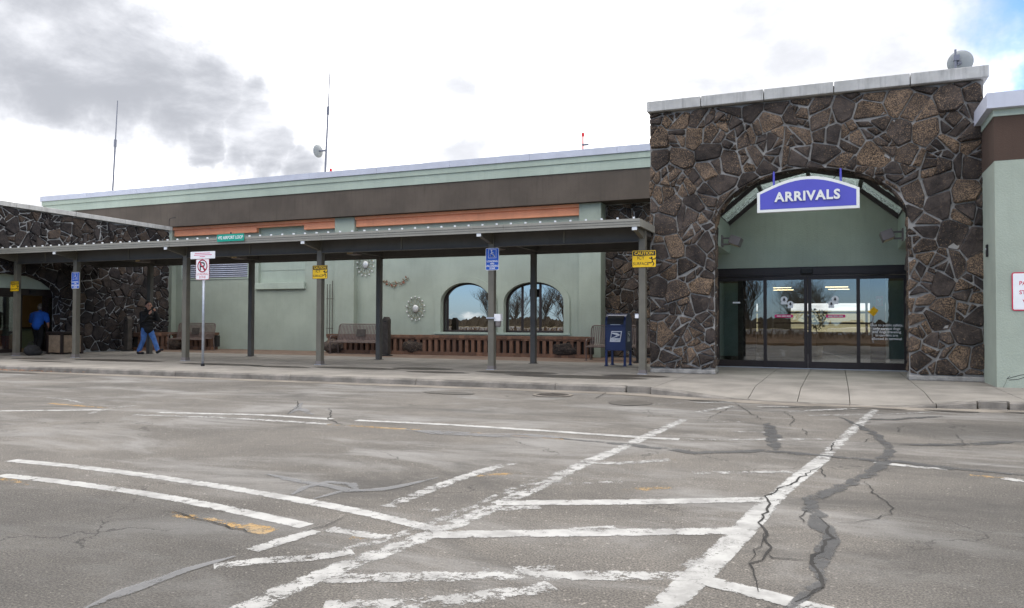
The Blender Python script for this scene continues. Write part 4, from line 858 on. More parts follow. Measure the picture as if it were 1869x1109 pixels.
for a, b in zip(FP, FP[1:]):
    cbox('front_beam', 'beam_paint', cp, a+.08, b-.08, 17.36, 17.46, 3.06, 3.38)
    cbox('beam_flange', 'beam_paint', cp, a+.08, b-.08, 17.31, 17.51, 3.04, 3.058); cbox('beam_seam', 'post_paint', cp, (a+b)/2-.02, (a+b)/2+.02, 17.345, 17.358, 3.07, 3.37)
cbox('back_beam', 'beam_paint', cp, CX0, CX1, 20.42, 20.52, 3.17, 3.38); cbox('back_flashing', 'beam_paint', cp, CX0, CX1, 20.53, 20.55, 3.12, 3.384)
for x in FP:
    cbox('cross_beam', 'beam_paint', cp, x-.06, x+.06, 17.47, 20.41, 3.2, 3.38)
    ar = MB(); ar.add([(x+sx_, cy_(x, y), z) for sx_ in (-.05, .05) for y, z in ((16.64, 3.24), (17.35, 3.10), (17.35, 3.38), (16.64, 3.30))], [(0, 1, 2, 3), (7, 6, 5, 4), (0, 4, 5, 1), (1, 5, 6, 2), (2, 6, 7, 3), (3, 7, 4, 0)])
    fixn(ar.build('outrigger', 'post_paint', cp)); cbox('outrigger_cap', 'roof_metal', cp, x-.055, x+.055, 16.615, 16.638, 3.225, 3.30)
    o = cbox('front_post', 'post_paint', cp, x-.078, x+.078, 17.33, 17.485, .012, 3.039 if False else 3.384, .008)
    b = cbox('base_sleeve', 'lamp_housing', o, x-.084, x+.084, 17.324, 17.491, .013, .10); cbox('base_plate', 'galvanised', o, x-.105, x+.105, 17.30, 17.515, .002, .012)
for x in (-22.5, -18.0, -13.05, -7.95):
    o = cbox('back_post', 'beam_paint', cp, x-.075, x+.075, 20.40, 20.55, .012, 3.168, .008); cbox('base_plate', 'beam_paint', o, x-.11, x+.11, 20.36, 20.59, .002, .012)
# lamps under the canopy
for x, wh in ((-21.3, 'nearest the dark stone wing'), (-17.2, 'left of the caution sign at mid canopy'), (-12.9, 'above the sunburst wall ornament'), (-8.35, 'beside the accessible loading sign post'), ):
    L_ = thing('canopy_lamp', 'small tan box lamp below the canopy, '+wh, 'lamp', (x, 18.8, 3.2), 'lamps below the canopy')
    m = MB(); m.add([(x+a, 18.75+b, z) for z, s_ in ((3.37, .06), (3.30, .06), (3.28, .15), (3.13, .17), (3.11, .13)) for a, b in ((-s_, -s_), (s_, -s_), (s_, s_), (-s_, s_))], [(3, 2, 1, 0)]+[(4*i+j, 4*i+(j+1) % 4, 4*i+4+(j+1) % 4, 4*i+4+j) for i in range(4) for j in range(4)]+[(16, 17, 18, 19)])
    fixn(m.build('housing', 'lamp_housing', L_)); bx('lens', 'lamp_lens', L_, x-.135, x+.06, 18.75-.176, 18.75-.168, 3.14, 3.27)

# ================================================================== LOW BRICK WALLS
def brick_wall(name, label, org, dx, length, seedn, skip=()):
    """cap of rowlock bricks, upright brick balusters with gaps, base course; runs from org along dx"""
    dx = Vector(dx).normalized(); dy = Vector((-dx.y, dx.x, 0)); o = thing(name, label, 'wall', org); org = Vector(org)
    def obox_(nm, mat, par, u0, u1, v0, v1, z0, z1):
        m = MB(); m.add([tuple(org+dx*u+dy*v+Vector((0, 0, z))) for z in (z0, z1) for u, v in ((u0, v0), (u1, v0), (u1, v1), (u0, v1))], [(3, 2, 1, 0), (4, 5, 6, 7), (0, 1, 5, 4), (1, 2, 6, 5), (2, 3, 7, 6), (3, 0, 4, 7)]); return m.build(nm, mat, par)
    obox_('core', 'interior_dark', o, .03, length-.03, .16, .34, .12, .58)
    capb = obox_('cap_brick', 'brick', o, 0, .196, -.03, .39, .60, .70); baseb = obox_('base_brick', 'brick', o, 0, .236, -.01, .36, 0, .118); bal = obox_('baluster_brick', 'brick', o, .05, .17, .0, .159, .122, .54); sol = obox_('rail_brick', 'brick', o, 0, .236, -.005, .36, .545, .597)
    rg = random.Random(seedn)
    def rep(src, step, jz=0):
        n = int(length/step)
        for k in range(1, n):
            q = src.copy(); COL.objects.link(q); q.location = dx*step*k+Vector((0, 0, rg.uniform(-jz, jz)))+dy*rg.uniform(-.008, .008)
    rep(capb, .2, .006); rep(baseb, .24); rep(bal, .24); rep(sol, .24)
    return o
brick_wall('low_brick_wall', 'long low brick baluster wall below the two arched windows', (-17.7, 23.95, 0), (1, 0, 0), 10.4, 1)
brick_wall('low_brick_wall', 'short low brick baluster wall behind the leftmost slatted bench', (-25.5, 23.95, 0), (1, 0, 0), 2.3, 2)
brick_wall('low_brick_wall', 'low brick wall stub along the foot of the dark stone wing', (-25.22, 22.1, 0), (.06, 1, 0), 1.6, 3)
def boulder(label, c, r, seedn):
    rg = random.Random(seedn); b = bmesh.new(); bmesh.ops.create_icosphere(b, subdivisions=3, radius=1)
    ph = [Vector((rg.uniform(-1, 1), rg.uniform(-1, 1), rg.uniform(-1, 1))).normalized() for _ in range(14)]
    for v in b.verts:
        d = v.co.normalized(); k = 1.
        for p in ph: k = min(k, .86/max(.3, d.dot(p)) if d.dot(p) > .55 else 1.)
        k *= 1+rg.uniform(-.07, .05); v.co = Vector((d.x*r[0]*k, d.y*r[1]*k, max(-.9*r[2], d.z*r[2]*k)))
    me = bpy.data.meshes.new('boulder'); b.to_mesh(me); b.free(); me.materials.append(MATS['lava_stone']); o = bpy.data.objects.new('boulder', me); COL.objects.link(o); o.location = c
    return tag(o, label, 'boulder', 'lava boulders set in the brick wall')
boulder('dark lava boulder set in the brick wall right of the middle bench', (-14.0, 24.06, .27), (.52, .20, .30), 1)
boulder('dark lava boulder set in the brick wall below the right arched window', (-8.25, 24.06, .27), (.55, .20, .30), 2)
boulder('dark lava boulder at the brick wall end behind the middle bench', (-17.35, 23.9, .25), (.45, .28, .28), 3)
boulder('dark lava boulder half hidden beside the leftmost bench', (-25.0, 23.6, .2), (.35, .28, .24), 4)
# ================================================================== SIGNS
def board(par, x, y, z, w_, h_, r, face, border=None, bw=.012):
    f_ = faceY(x, y, z)
    MB().prism(rrect(w_, h_, r), f_, 0, .004).build('plate', border or face, par)
    if border: MB().prism(rrect(w_-2*bw, h_-2*bw, max(.004, r-bw)), f_, .0045, .006).build('face', face, par)
    return f_
def tubepoly(m, pts, wd, f_, w0, w1):        # flat stroke made of quads
    for a, b in zip(pts, pts[1:]):
        d = Vector((b[0]-a[0], b[1]-a[1])); l = d.length; d = d/l; n = Vector((-d.y, d.x))*wd/2; e = d*wd*.25
        m.prism([(a[0]-e.x+n.x, a[1]-e.y+n.y), (a[0]-e.x-n.x, a[1]-e.y-n.y), (b[0]+e.x-n.x, b[1]+e.y-n.y), (b[0]+e.x+n.x, b[1]+e.y+n.y)], f_, w0, w1)
    return m
def ring_pts(cx, cy, r, a0=0, a1=360, n=20): return [(cx+r*math.cos(R(a0+(a1-a0)*k/n)), cy+r*math.sin(R(a0+(a1-a0)*k/n))) for k in range(n+1)]
def lift(f_, du, dv, dw): return lambda u, v, w_: f_(u+du, v+dv, w_+dw)
def caution(label, x, y, z, w_, h_):
    s_ = thing('caution_sign', label, 'sign', (x, y, z-h_/2), 'yellow icy surface signs on canopy posts')
    f_ = board(s_, x, y, z, w_, h_, .03, 'sign_yellow', 'ink', .010)
    MB().prism([(-w_/2+.022, h_/2-.022-h_*.27), (w_/2-.022, h_/2-.022-h_*.27), (w_/2-.022, h_/2-.022), (-w_/2+.022, h_/2-.022)], f_, .0065, .008).build('heading_band', 'ink', s_)
    k = h_/.4
    text('heading', 'CAUTION', 'sign_yellow', lift(f_, 0, h_/2-.022-h_*.135, .0085), .098*k, s_, .001, bold=.0025*k, sx=w_/(.56*k)*1.0)
    text('lettering', 'ICY', 'ink', lift(f_, -w_*.13, .02*k, .0065), .11*k, s_, .001, bold=.001, sx=w_/(.56*k))
    text('lettering', 'SURFACE', 'ink', lift(f_, -w_*.13, -.115*k, .0065), .098*k, s_, .001, bold=.001, sx=.92*w_/(.56*k))
    m = MB(); o = (w_*.335, -.06*k); P = lambda a, b: (o[0]+a*k*.9, o[1]+b*k*.9)
    m.prism([P(.025*math.cos(R(q))-.01, .095+.022*math.sin(R(q))) for q in range(0, 360, 40)], f_, .0065, .008)
    for st in ([(-.005, .07), (.01, -.01)], [(-.005, .06), (-.07, .085)], [(0, .055), (.06, .05), (.085, .085)], [(.01, -.01), (-.05, -.045), (-.085, -.03)], [(.01, -.01), (.045, -.06), (.02, -.11)]): tubepoly(m, [P(*q) for q in st], .022*k, f_, .0065, .008)
    m.build('slipping_figure', 'ink', s_)
YS = lambda x, d=0: cy_(x, 17.322)-d
caution('large yellow CAUTION icy surface sign on the rightmost canopy post', -4.04, YS(-4.04), 2.64, .56, .40)
caution('yellow CAUTION icy surface sign on the middle front canopy post', -12.92, YS(-12.92), 2.52, .50, .37)
caution('small yellow CAUTION icy surface sign on the leftmost canopy post', -25.0, YS(-25.0), 2.30, .42, .34)
def access(label, x, y, z, w_, h_):
    s_ = thing('accessible_loading_sign', label, 'sign', (x, y, z-h_/2), 'blue accessible loading signs')
    f_ = board(s_, x, y, z, w_, h_, .03, 'sign_blue', 'sign_white', .012); k = h_/.55; m = MB()
    q = .105*k; cy0 = h_*.24
    tubepoly(m, [(-q, cy0-q), (q, cy0-q), (q, cy0+q), (-q, cy0+q), (-q, cy0-q)], .008*k, f_, .0065, .008)
    tubepoly(m, ring_pts(-.012*k, cy0-.03*k, .048*k, 120, 380), .016*k, f_, .0065, .008)
    m.prism([(-.018*k+.018*k*math.cos(R(a)), cy0+.078*k+.018*k*math.sin(R(a))) for a in range(0, 360, 40)], f_, .0065, .008)
    tubepoly(m, [(-.018*k, cy0+.055*k), (-.012*k, cy0-.012*k), (.035*k, cy0-.012*k), (.055*k, cy0-.072*k), (.072*k, cy0-.066*k)], .016*k, f_, .0065, .008)
    tubepoly(m, [(-.016*k, cy0+.025*k), (.03*k, cy0+.025*k)], .013*k, f_, .0065, .008); m.build('wheelchair_symbol', 'sign_white', s_)
    for i, (a, sz) in enumerate((('LOADING', .066), ('AND', .05), ('UNLOADING', .066), ('ZONE', .055))): text('lettering', a, 'sign_white', lift(f_, 0, -.055*k-.058*k*i, .0065), sz*k, s_, .001, bold=.0022*k, sx=w_/.36*(.9 if i == 2 else 1))
access('blue wheelchair LOADING AND UNLOADING ZONE sign beside the arched windows', -7.82, YS(-7.82), 2.735, .36, .55)
access('blue wheelchair LOADING AND UNLOADING ZONE sign near the dark stone wing', -22.2, YS(-22.2), 2.45, .35, .52)
# no-parking sign on its own pole
np_ = thing('no_parking_sign', 'white red no parking LOADING ZONE sign on a galvanised pole at the kerb', 'sign', (-15.28, 15.35, 0))
MB().tube([(-15.28, 15.38, -.02), (-15.28, 15.38, 2.92)], .032, 12).build('pole', 'galvanised', np_, smooth=True)
MB().lathe((-15.28, 15.38, 0), [(.05, 0), (.05, .06), (.034, .07)], 12).build('pole_collar', 'black', np_)
f_ = board(np_, -15.28, 15.335, 2.53, .45, .54, .03, 'sign_white', 'sign_red', .008)
m = MB(); tubepoly(m, [(-.075, -.02), (-.075, .19)], .036, f_, .0065, .008); tubepoly(m, [(-.075, .175), (.02, .175), (.055, .155), (.065, .125), (.055, .095), (.02, .075), (-.075, .075)], .034, f_, .0085, .0095); tubepoly(m, [(.0, .075), (.07, -.02)], .03, f_, .0067, .0082)
m.build('letter_p', 'ink', np_)
m = MB(); tubepoly(m, ring_pts(0, .09, .155, n=28), .028, f_, .010, .0115); tubepoly(m, [(-.105, .195), (.105, -.015)], .028, f_, .012, .0135); m.build('prohibition_ring', 'sign_red', np_)
text('lettering', 'LOADING', 'sign_red', lift(f_, 0, -.125, .0065), .085, np_, .001); text('lettering', 'ZONE', 'sign_red', lift(f_, 0, -.205, .0065), .085, np_, .001)
f_ = board(np_, -15.28, 15.335, 2.905, .84, .19, .01, 'sign_white'); 
for i, (a, b) in enumerate(((-.27, .25), (-.30, .31), (-.10, .08))): MB().prism([(a, .043-.045*i), (b, .043-.045*i), (b, .058-.045*i), (a, .058-.045*i)], f_, .005, .006).build('faded_print', 'sticker_magenta', np_)
# street number on the canopy edge
ns = thing('address_sign', 'green 492 AIRPORT LOOP address sign on the canopy edge', 'sign', (-15.3, cy_(-15.3, 16.55), 3.37))
MB().prism([(-.475, -.1), (.475, -.1), (.475, .1), (-.475, .1)], faceY(-15.3, cy_(-15.3, 16.55), 3.47), 0, .004).build('plate', 'sign_green', ns)
text('lettering', '492 AIRPORT LOOP', 'sign_white', lift(faceY(-15.3, cy_(-15.3, 16.55), 3.47), 0, 0, .0045), .125, ns, .001, bold=.002, sx=.80)
bx('bracket', 'ink', ns, -15.32, -15.28, cy_(-15.3, 16.556), cy_(-15.3, 16.571), 3.36, 3.62)
# sign on the right wing, cut by the frame
ps = thing('parking_sign', 'white sign with red lettering on the green wall at the right edge', 'sign', (3.29, 16.72, 1.43))
f_ = board(ps, 3.29, 16.735, 1.785, .56, .71, .04, 'sign_white', 'sign_red', .02); MB().prism(rrect(.49, .64, .02), f_, .0065, .008).build('inner_face', 'sign_white', ps)
for i, s_ in enumerate(('PA', 'ST', 'W')): text('lettering', s_, 'sign_red', lift(f_, -.165 if i < 2 else -.11, .15-.17*i, .0085), .10, ps, .001, align='LEFT', bold=.002)
# ================================================================== MAILBOX
mb = thing('mailbox', 'dark blue street mailbox with rounded top and white emblem on four legs', 'mailbox', (-5.47, 20.4, 0))
x0, x1, y0, y1 = -5.76, -5.19, 20.12, 20.78
prof = [(y0, .42), (y1, .42), (y1, 1.16)]+[((y0+y1)/2+(y1-y0)/2*math.cos(R(a)), 1.16+.26*math.sin(R(a))) for a in range(10, 180, 10)]+[(y0, 1.16)]
fM = lambda u, v, w_: (x0+w_, u, v)
MB().prism(prof, fM, .018, x1-x0-.018).build('body', 'mailbox_blue', mb, smooth=False, bevel=.008)
for a in (0, x1-x0-.02): MB().prism([((y0+y1)/2+(u-(y0+y1)/2)*1.03, v+(.006 if v > 1.1 else -.006)) for u, v in prof], fM, a, a+.0185).build('side_rim', 'mailbox_blue', mb, bevel=.004)
m = MB(); m.add([(x0+.05, y0-.006, 1.10), (x1-.05, y0-.006, 1.10), (x1-.05, y0-.006, 1.18), (x0+.05, y0-.006, 1.18)], [(0, 1, 2, 3)])
bx('chute_door', 'mailbox_blue', mb, x0+.05, x1-.05, y0-.03, y0-.004, 1.06, 1.12, bevel=.008); bx('chute_handle', 'galvanised', mb, x0+.16, x1-.14, y0-.042, y0-.031, 1.112, 1.128)
MB().prism([(y0+.012, 1.13), (y0+.012, 1.185), (y0+.05, 1.29), (y0+.10, 1.355), (y0+.11, 1.33), (y0+.07, 1.27), (y0+.04, 1.18), (y0+.035, 1.13)], lambda u, v, w_: (x0+.06+w_*(x1-x0-.12), u-.028, v), 0, 1).build('chute_recess', 'black', mb)
for x in (x0, x1-.06):
    for y in (y0+.0, y1-.06):
        l_ = bx('leg', 'mailbox_blue', mb, x, x+.06, y, y+.06, .03, .4185, bevel=.004); bx('foot', 'mailbox_blue', l_, x-.015, x+.075, y-.015, y+.075, .001, .03)
def eagle(f_, par, s_):
    sk = lambda u, v: (u*s_+v*s_*.16, v*s_)
    MB().prism([sk(-.5, -.5), sk(.5, -.5), sk(.5, .5), sk(-.5, .5)], f_, 0, .002).build('emblem_plate', 'sign_white', par)
    MB().prism([sk(-.44, -.14), sk(.42, -.14), sk(.42, .42), sk(-.44, .42)], f_, .0025, .004).build('emblem_field', 'mailbox_blue', par)
    m = MB(); m.prism([sk(-.44, .36), sk(.05, .33), sk(.30, .22), sk(.38, .12), sk(.20, .05), sk(.10, .12), sk(-.44, .27)], f_, .0045, .006); m.prism([sk(-.02, .17), sk(.12, .04), sk(.36, .08), sk(.08, -.02), sk(-.30, -.14), sk(-.42, -.14), sk(.0, .04)], f_, .0047, .0062); m.build('eagle_mark', 'sign_white', par)
    text('emblem_lettering', 'UNITED STATES', 'mailbox_blue', lift(f_, -.045*s_, -.24*s_, .0025), .115*s_, par, .0008); text('emblem_lettering', 'POSTAL SERVICE', 'mailbox_blue', lift(f_, -.06*s_, -.37*s_, .0025), .105*s_, par, .0008)
eagle(faceY(-5.46, y0-.0085, .80), mb, .29); eagle(lambda u, v, w_: (x1+.0008+w_, 20.45+u, .80+v), mb, .27)
# ================================================================== BENCHES
def bench(label, x, y, length=1.9):
    o = thing('slatted_bench', label, 'bench', (x+length/2, y, 0), 'brown slatted metal benches'); n = int(length/.066); pr = [(-.02, .44), (.14, .47), (.36, .45), (.44, .50), (.50, .72), (.55, .98), (.56, 1.04)]
    m = MB(); b = MB()
    for k in range(n+1):
        xx = x+.06+(length-.12)*k/n; seat = [(xx, y+a, z) for a, z in pr[:4]]; back = [(xx, y+a, z) for a, z in pr[3:]]
        for mm, pts in ((m, seat), (b, back)):
            for p, q in zip(pts, pts[1:]):
                d = (Vector(q)-Vector(p)).normalized(); nn = Vector((0, -d.z, d.y))*.005; w2 = Vector((.019, 0, 0))
                vs = [Vector(c)+sx_*w2+sn*nn for c in (p, q) for sx_, sn in ((-1, -1), (1, -1), (1, 1), (-1, 1))]; mm.add(vs, [(3, 2, 1, 0), (4, 5, 6, 7), (0, 1, 5, 4), (1, 2, 6, 5), (2, 3, 7, 6), (3, 0, 4, 7)])
    m.build('seat', 'bench_metal', o); b.build('backrest', 'bench_metal', o)
    MB().tube([(x, y-.02, .42), (x+length, y-.02, .42)], .018, 8).build('front_rail', 'bench_metal', o)
    MB().tube([(x, y+.52, .80), (x, y+.55, .97), (x+.03, y+.56, 1.05), (x+.1, y+.565, 1.075), (x+length-.1, y+.565, 1.075), (x+length-.03, y+.56, 1.05), (x+length, y+.55, .97), (x+length, y+.52, .80), (x+length, y+.45, .46)], .02, 8).build('top_rail', 'bench_metal', o)
    for k in (.33, .66): MB().tube([(x+length*k, y-.02, .42), (x+length*k, y+.40, .43)], .014, 8).build('seat_support', 'bench_metal', o)
    for xx in (x, x+length):
        MB().tube([(xx, y+.0, .012), (xx, y-.01, .42), (xx, y+.0, .60), (xx, y+.06, .655), (xx, y+.3, .66), (xx, y+.5, .66)], .02, 8).build('arm_rest', 'bench_metal', o); MB().tube([(xx, y+.52, .80), (xx, y+.45, .46), (xx, y+.50, .012)], .02, 8).build('leg', 'bench_metal', o)
        bx('foot', 'bench_metal', o, xx-.05, xx+.05, y-.05, y+.05, .0, .012); bx('foot', 'bench_metal', o, xx-.05, xx+.05, y+.45, y+.55, .0, .012)
    MB().prism([(-.19, -.13), (.19, -.13), (.19, .13), (-.19, .13)], lambda u, v, w_: (x+length/2+u, y+.475+v*.22-w_, .76+v), 0, .006).build('plaque', 'cast_iron', o)
bench('brown slatted bench against the green wall nearest the stone wing', -24.95, 23.25, 1.95)
bench('brown slatted bench left of the sunburst ornament', -16.95, 23.15, 2.0)
bench('brown slatted bench behind the blue mailbox', -7.10, 22.7, 2.05)
# ================================================================== ASH POSTS, PLANTER, BAG, DISPENSERS
def ash(label, x, y):
    o = thing('ash_post', label, 'ashtray', (x, y, 0), 'black smokers posts along the wall')
    MB().lathe((x, y, .001), [(.22, 0), (.22, .02), (.10, .05)], 16).build('base', 'black', o)
    m = MB(); m.prism([(-.115, .05), (.115, .05), (.115, 1.24), (.05, 1.34), (-.05, 1.34), (-.115, 1.24)], lambda u, v, w_: (x+u, y+w_, v), -.10, .10); m.build('column', 'cast_iron', o, bevel=.01); bx('slot', 'black', o, x-.05, x+.05, y-.104, y-.1005, 1.16, 1.19)
ash('black smokers post right of the middle bench', -14.25, 22.65); ash('black smokers post in front of the right bench behind the end canopy post', -5.28, 22.2); ash('black smokers post at the foot of the dark stone wing', -25.1, 21.45)
pl = thing('litter_bin', 'square litter bin with brown pebble panels beside the left doorway', 'bin', (-25.0, 18.75, 0)); px_, py_ = -25.0, 18.78
m = MB()
for sx_ in (-1, 1):
    for sy in (-1, 1): m.box(px_+sx_*.34-.04, px_+sx_*.34+.04, py_+sy*.38-.04, py_+sy*.38+.04, .002, .70)
m.box(px_-.30, px_+.30, py_-.34, py_+.34, .03, .08); m.build('frame', 'dark_frame', pl)
for a in ((px_-.30, px_+.30, py_-.40, py_-.36), (px_-.30, px_+.30, py_+.36, py_+.40), (px_-.36, px_-.32, py_-.34, py_+.34), (px_+.32, px_+.36, py_-.34, py_+.34)): bx('pebble_panel', 'aggregate', pl, *a, .06, .66)
bx('lid', 'dark_frame', pl, px_-.40, px_+.40, py_-.44, py_+.44, .702, .78, bevel=.02)
bg_ = thing('duffel_bag', 'black bag on the ground beside the leftmost canopy post', 'bag', (-24.75, 17.35, 0))
m = MB(); m.ball((-24.75, 17.40, .17), (.19, .27, .20), 16, 10); m.ball((-24.75, 17.48, .10), (.21, .26, .13), 14, 8); o = m.build('body', 'soft_black', bg_, smooth=True); rm = o.modifiers.new('r', 'REMESH'); rm.mode = 'VOXEL'; rm.voxel_size = .02
MB().tube([(-24.75, 17.25, .32), (-24.75, 17.3, .43), (-24.75, 17.42, .46), (-24.75, 17.52, .35)], .014, 8).build('strap', 'soft_black', bg_)
dp = thing('dispenser', 'small white box strapped to the canopy post beside the arched windows', 'dispenser', (-7.72, 17.3, 1.2))
yy = cy_(-7.72, 17.40); bx('box', 'sign_white', dp, -7.775, -7.60, yy-.07, yy+.07, 1.20, 1.38, bevel=.01); MB().lathe((-7.69, yy, 1.05), [(.05, 0), (.07, .05), (.07, .15)], 12).build('cup', 'lamp_housing', dp); m = MB(); m.box(-7.96, -7.75, yy-.12, yy-.09, 1.26, 1.30); m.box(-7.96, -7.943, yy-.0899, yy+.09, 1.26, 1.30); m.build('strap', 'galvanised', dp)
dq = thing('post_box', 'tiny white box on the left side of the rightmost canopy post', 'box', (-4.23, 17.4, 1.3)); yy = cy_(-4.2, 17.4); bx('box', 'sign_white', dq, -4.26, -4.172, yy-.05, yy+.05, 1.28, 1.37, bevel=.006); bx('box_lid', 'galvanised', dq, -4.265, -4.171, yy-.055, yy+.055, 1.371, 1.385)
# ================================================================== WALL ORNAMENTS
def sunburst(label, x, z, r, sq=1.15):
    o = thing('sunburst_ornament', label, 'wall art', (x, WY-.05, z-r), 'round metal wall ornaments'); f_ = faceY(x, WY-.04, z)
    MB().ball((x, WY-.06, z), (.13, .05, .145), 18, 10).build('centre_disc', 'art_pearl', o, smooth=True)
    m = MB(); c = MB()
    for k in range(14):
        a = 2*math.pi*k/14; pts = []
        for j in range(7): rr = .10+(r-.12)*j/6; aa = a+.5*math.sin(j/6*2.6); pts.append(f_(rr*math.cos(aa), rr*sq*math.sin(aa), .012))
        m.tube(pts, .008, 5); q = pts[-1]; MB().ball((q[0], q[1]-.012, q[2]), (.036, .022, .036), 10, 6).build('ray_bead', 'art_pearl', o, smooth=True)
        e0 = a+.5*math.sin(2.6); m.tube([f_((r-.10)*math.cos(e0+t_), (r-.10)*sq*math.sin(e0+t_), .01) for t_ in (0, .15, .3, .45)], .006, 5)
    m.build('wire_rays', 'art_metal', o)
sunburst('round metal sunburst ornament left of the arched windows', -14.44, 1.66, .40); sunburst('upper metal sunburst ornament half hidden by the canopy', -16.66, 3.36, .40)
gl = thing('leaf_garland', 'red and bronze metal leaf garland hung on the green wall', 'wall art', (-15.4, WY-.03, 2.55)); rg = random.Random(4)
cv = lambda s_: (-15.95+1.15*s_, WY-.04, 2.70-.16*math.sin(math.pi*s_)+.09*s_)
MB().tube([cv(k/12) for k in range(13)], .010, 6).build('stem', 'art_metal', gl)
for mat_, nm, cnt in (('art_leaf', 'red_leaf', 16), ('art_metal', 'bronze_leaf', 20)):
    for k in range(cnt):
        p = Vector(cv((k+.5)/cnt)); a = rg.uniform(0, 6.28); l = rg.uniform(.08, .14); d = Vector((math.cos(a), -.15, math.sin(a)*.9)); n = Vector((-math.sin(a), 0, math.cos(a))); q = p+d*.03+Vector((0, -.02*rg.random(), 0))
        m = MB(); m.add([q, q+d*l*.4+n*l*.26, q+d*l, q+d*l*.4-n*l*.26, q+d*l*.45+Vector((0, -.02, 0)), q+d*l*.45+Vector((0, .008, 0))], [(0, 1, 4), (1, 2, 4), (2, 3, 4), (3, 0, 4), (1, 0, 5), (2, 1, 5), (3, 2, 5), (0, 3, 5)]); m.build(nm, mat_, gl)
tr = thing('wall_trellis', 'set of three tall thin metal rods on the green pilaster', 'trellis', (-18.15, WY-.3, .7))
for k, (dx_, zt) in enumerate(((-.12, 2.62), (0, 2.62), (.12, 2.75))): MB().tube([(-18.12+dx_, WY-.30, .62), (-18.12+dx_, WY-.30, zt)], .016, 8).build('rod', 'rod_metal', tr)
for z in (.9, 2.05): bx('crossbar', 'rod_metal', tr, -18.28, -17.96, WY-.31, WY-.285, z-.012, z+.012)
# ================================================================== ROOFTOP
def mast(label, x, y, z0, z1, z2, lean):
    o = thing('antenna_mast', label, 'antenna', (x, y, z0), 'whip antennas on the roof'); L_ = lambda z: (x+lean*(z-z0), y, z)
    MB().tube([L_(z0), L_(z1)], [.05, .04], 8).build('pole', 'mast', o); MB().tube([L_(z1-.25), L_(z1+.1)], .065, 8).build('coupler', 'mast', o); MB().tube([L_(z1), L_(z2)], [.030, .020], 6).build('whip', 'mast', o); return o
mast('thin whip antenna mast on the left end of the terminal roof', -34.4+1.1, 27.4, 6.6, 10.1, 12.15, .055)
m2 = mast('whip antenna mast carrying a small round dish on the terminal roof', -20.9, 28, 6.6, 10.6, 12.75, .045)
def dish(c, rad, axis, name, mat, par, depth=.16):
    ax = Vector(axis).normalized(); u = ax.orthogonal().normalized(); v = ax.cross(u); m = MB(); n = 28; c = Vector(c); rings = [(.02, 0), (.35, .12), (.7, .5), (1, 1)]
    for sgn in (0, .012):
        for rr, dd in rings:
            for k in range(n): a = 2*math.pi*k/n; m.v.append(tuple(c+u*rad*rr*math.cos(a)+v*rad*rr*math.sin(a)+ax*(rad*depth*2*dd+sgn)))
    q = len(rings)
    for s_ in range(2):
        for i in range(q-1):
            for k in range(n): m.f.append(tuple(s_*q*n+z for z in (i*n+k, i*n+(k+1) % n, (i+1)*n+(k+1) % n, (i+1)*n+k)))
    for k in range(n): m.f.append(((q-1)*n+k, (q-1)*n+(k+1) % n, (2*q-1)*n+(k+1) % n, (2*q-1)*n+k))
    return fixn(m.build(name, mat, par, smooth=True))
dish((-21.12, 27.95, 8.75), .29, (-.95, .15, .03), 'dish', 'dish_grey', m2); MB().tube([(-20.8, 28, 8.75), (-21.12, 27.95, 8.75)], .045, 8).build('dish_bracket', 'mast', m2)
sd_ = thing('satellite_dish', 'round grey satellite dish above the coping of the stone tower', 'satellite dish', (2.5, 19.6, 6.1))
MB().tube([(2.50, 19.6, 6.0), (2.50, 19.6, 7.33)], .024, 10).build('pole', 'mast', sd_); dish((2.60, 19.70, 7.07), .265, (.22, .95, .10), 'reflector', 'dish_grey', sd_, .10)
MB().tube([(2.52, 19.62, 7.02), (2.62, 19.73, 7.05)], .04, 8).build('mount', 'mast', sd_); MB().tube([(2.62, 19.75, 6.82), (2.72, 20.2, 6.95)], .012, 6).build('feed_arm', 'mast', sd_); bx('feed_horn', 'mast', sd_, 2.68, 2.76, 20.17, 20.25, 6.93, 7.03); bx('elevation_bracket', 'mast', sd_, 2.46, 2.58, 19.56, 19.66, 7.08, 7.2)
def beacon(label, x, y, z0, z1, arm):
    o = thing('obstruction_light', label, 'beacon', (x, y, z0), 'red obstruction lights on the roof'); MB().tube([(x, y, z0), (x, y, z1-.16)], .03, 8).build('stem', 'red_lens' if arm else 'mast', o)
    MB().lathe((x, y, z1-.17), [(.035, 0), (.06, .02), (.06, .12), (.035, .15)], 12).build('lens', 'red_lens', o)
    if arm: m = MB().box(x-.03, x+.22, y-.06, y+.06, z1-.52, z1-.47); m.build('arm', 'mast', o)
beacon('red obstruction light on a short stem above the terminal roof near the tower', -8.9, 28, 6.6, 8.46, True); beacon('tiny red obstruction light beside the dish mast on the roof', -20.55, 28, 6.6, 7.95, False)
rl = thing('gooseneck_pipe', 'thin bent gooseneck pipe above the corner of the stone wing', 'pipe', (-26.2, 24.1, 5.0)); MB().tube([(-26.0, 24.2, 4.8), (-26.0, 24.2, 5.42), (-25.98, 24.2, 5.48), (-25.9, 24.2, 5.51), (-25.7, 24.2, 5.53)], .012, 8).build('pipe', 'dark_frame', rl); MB().ball((-25.68, 24.2, 5.53), (.04, .025, .02), 8, 6).build('nozzle', 'dark_frame', rl)
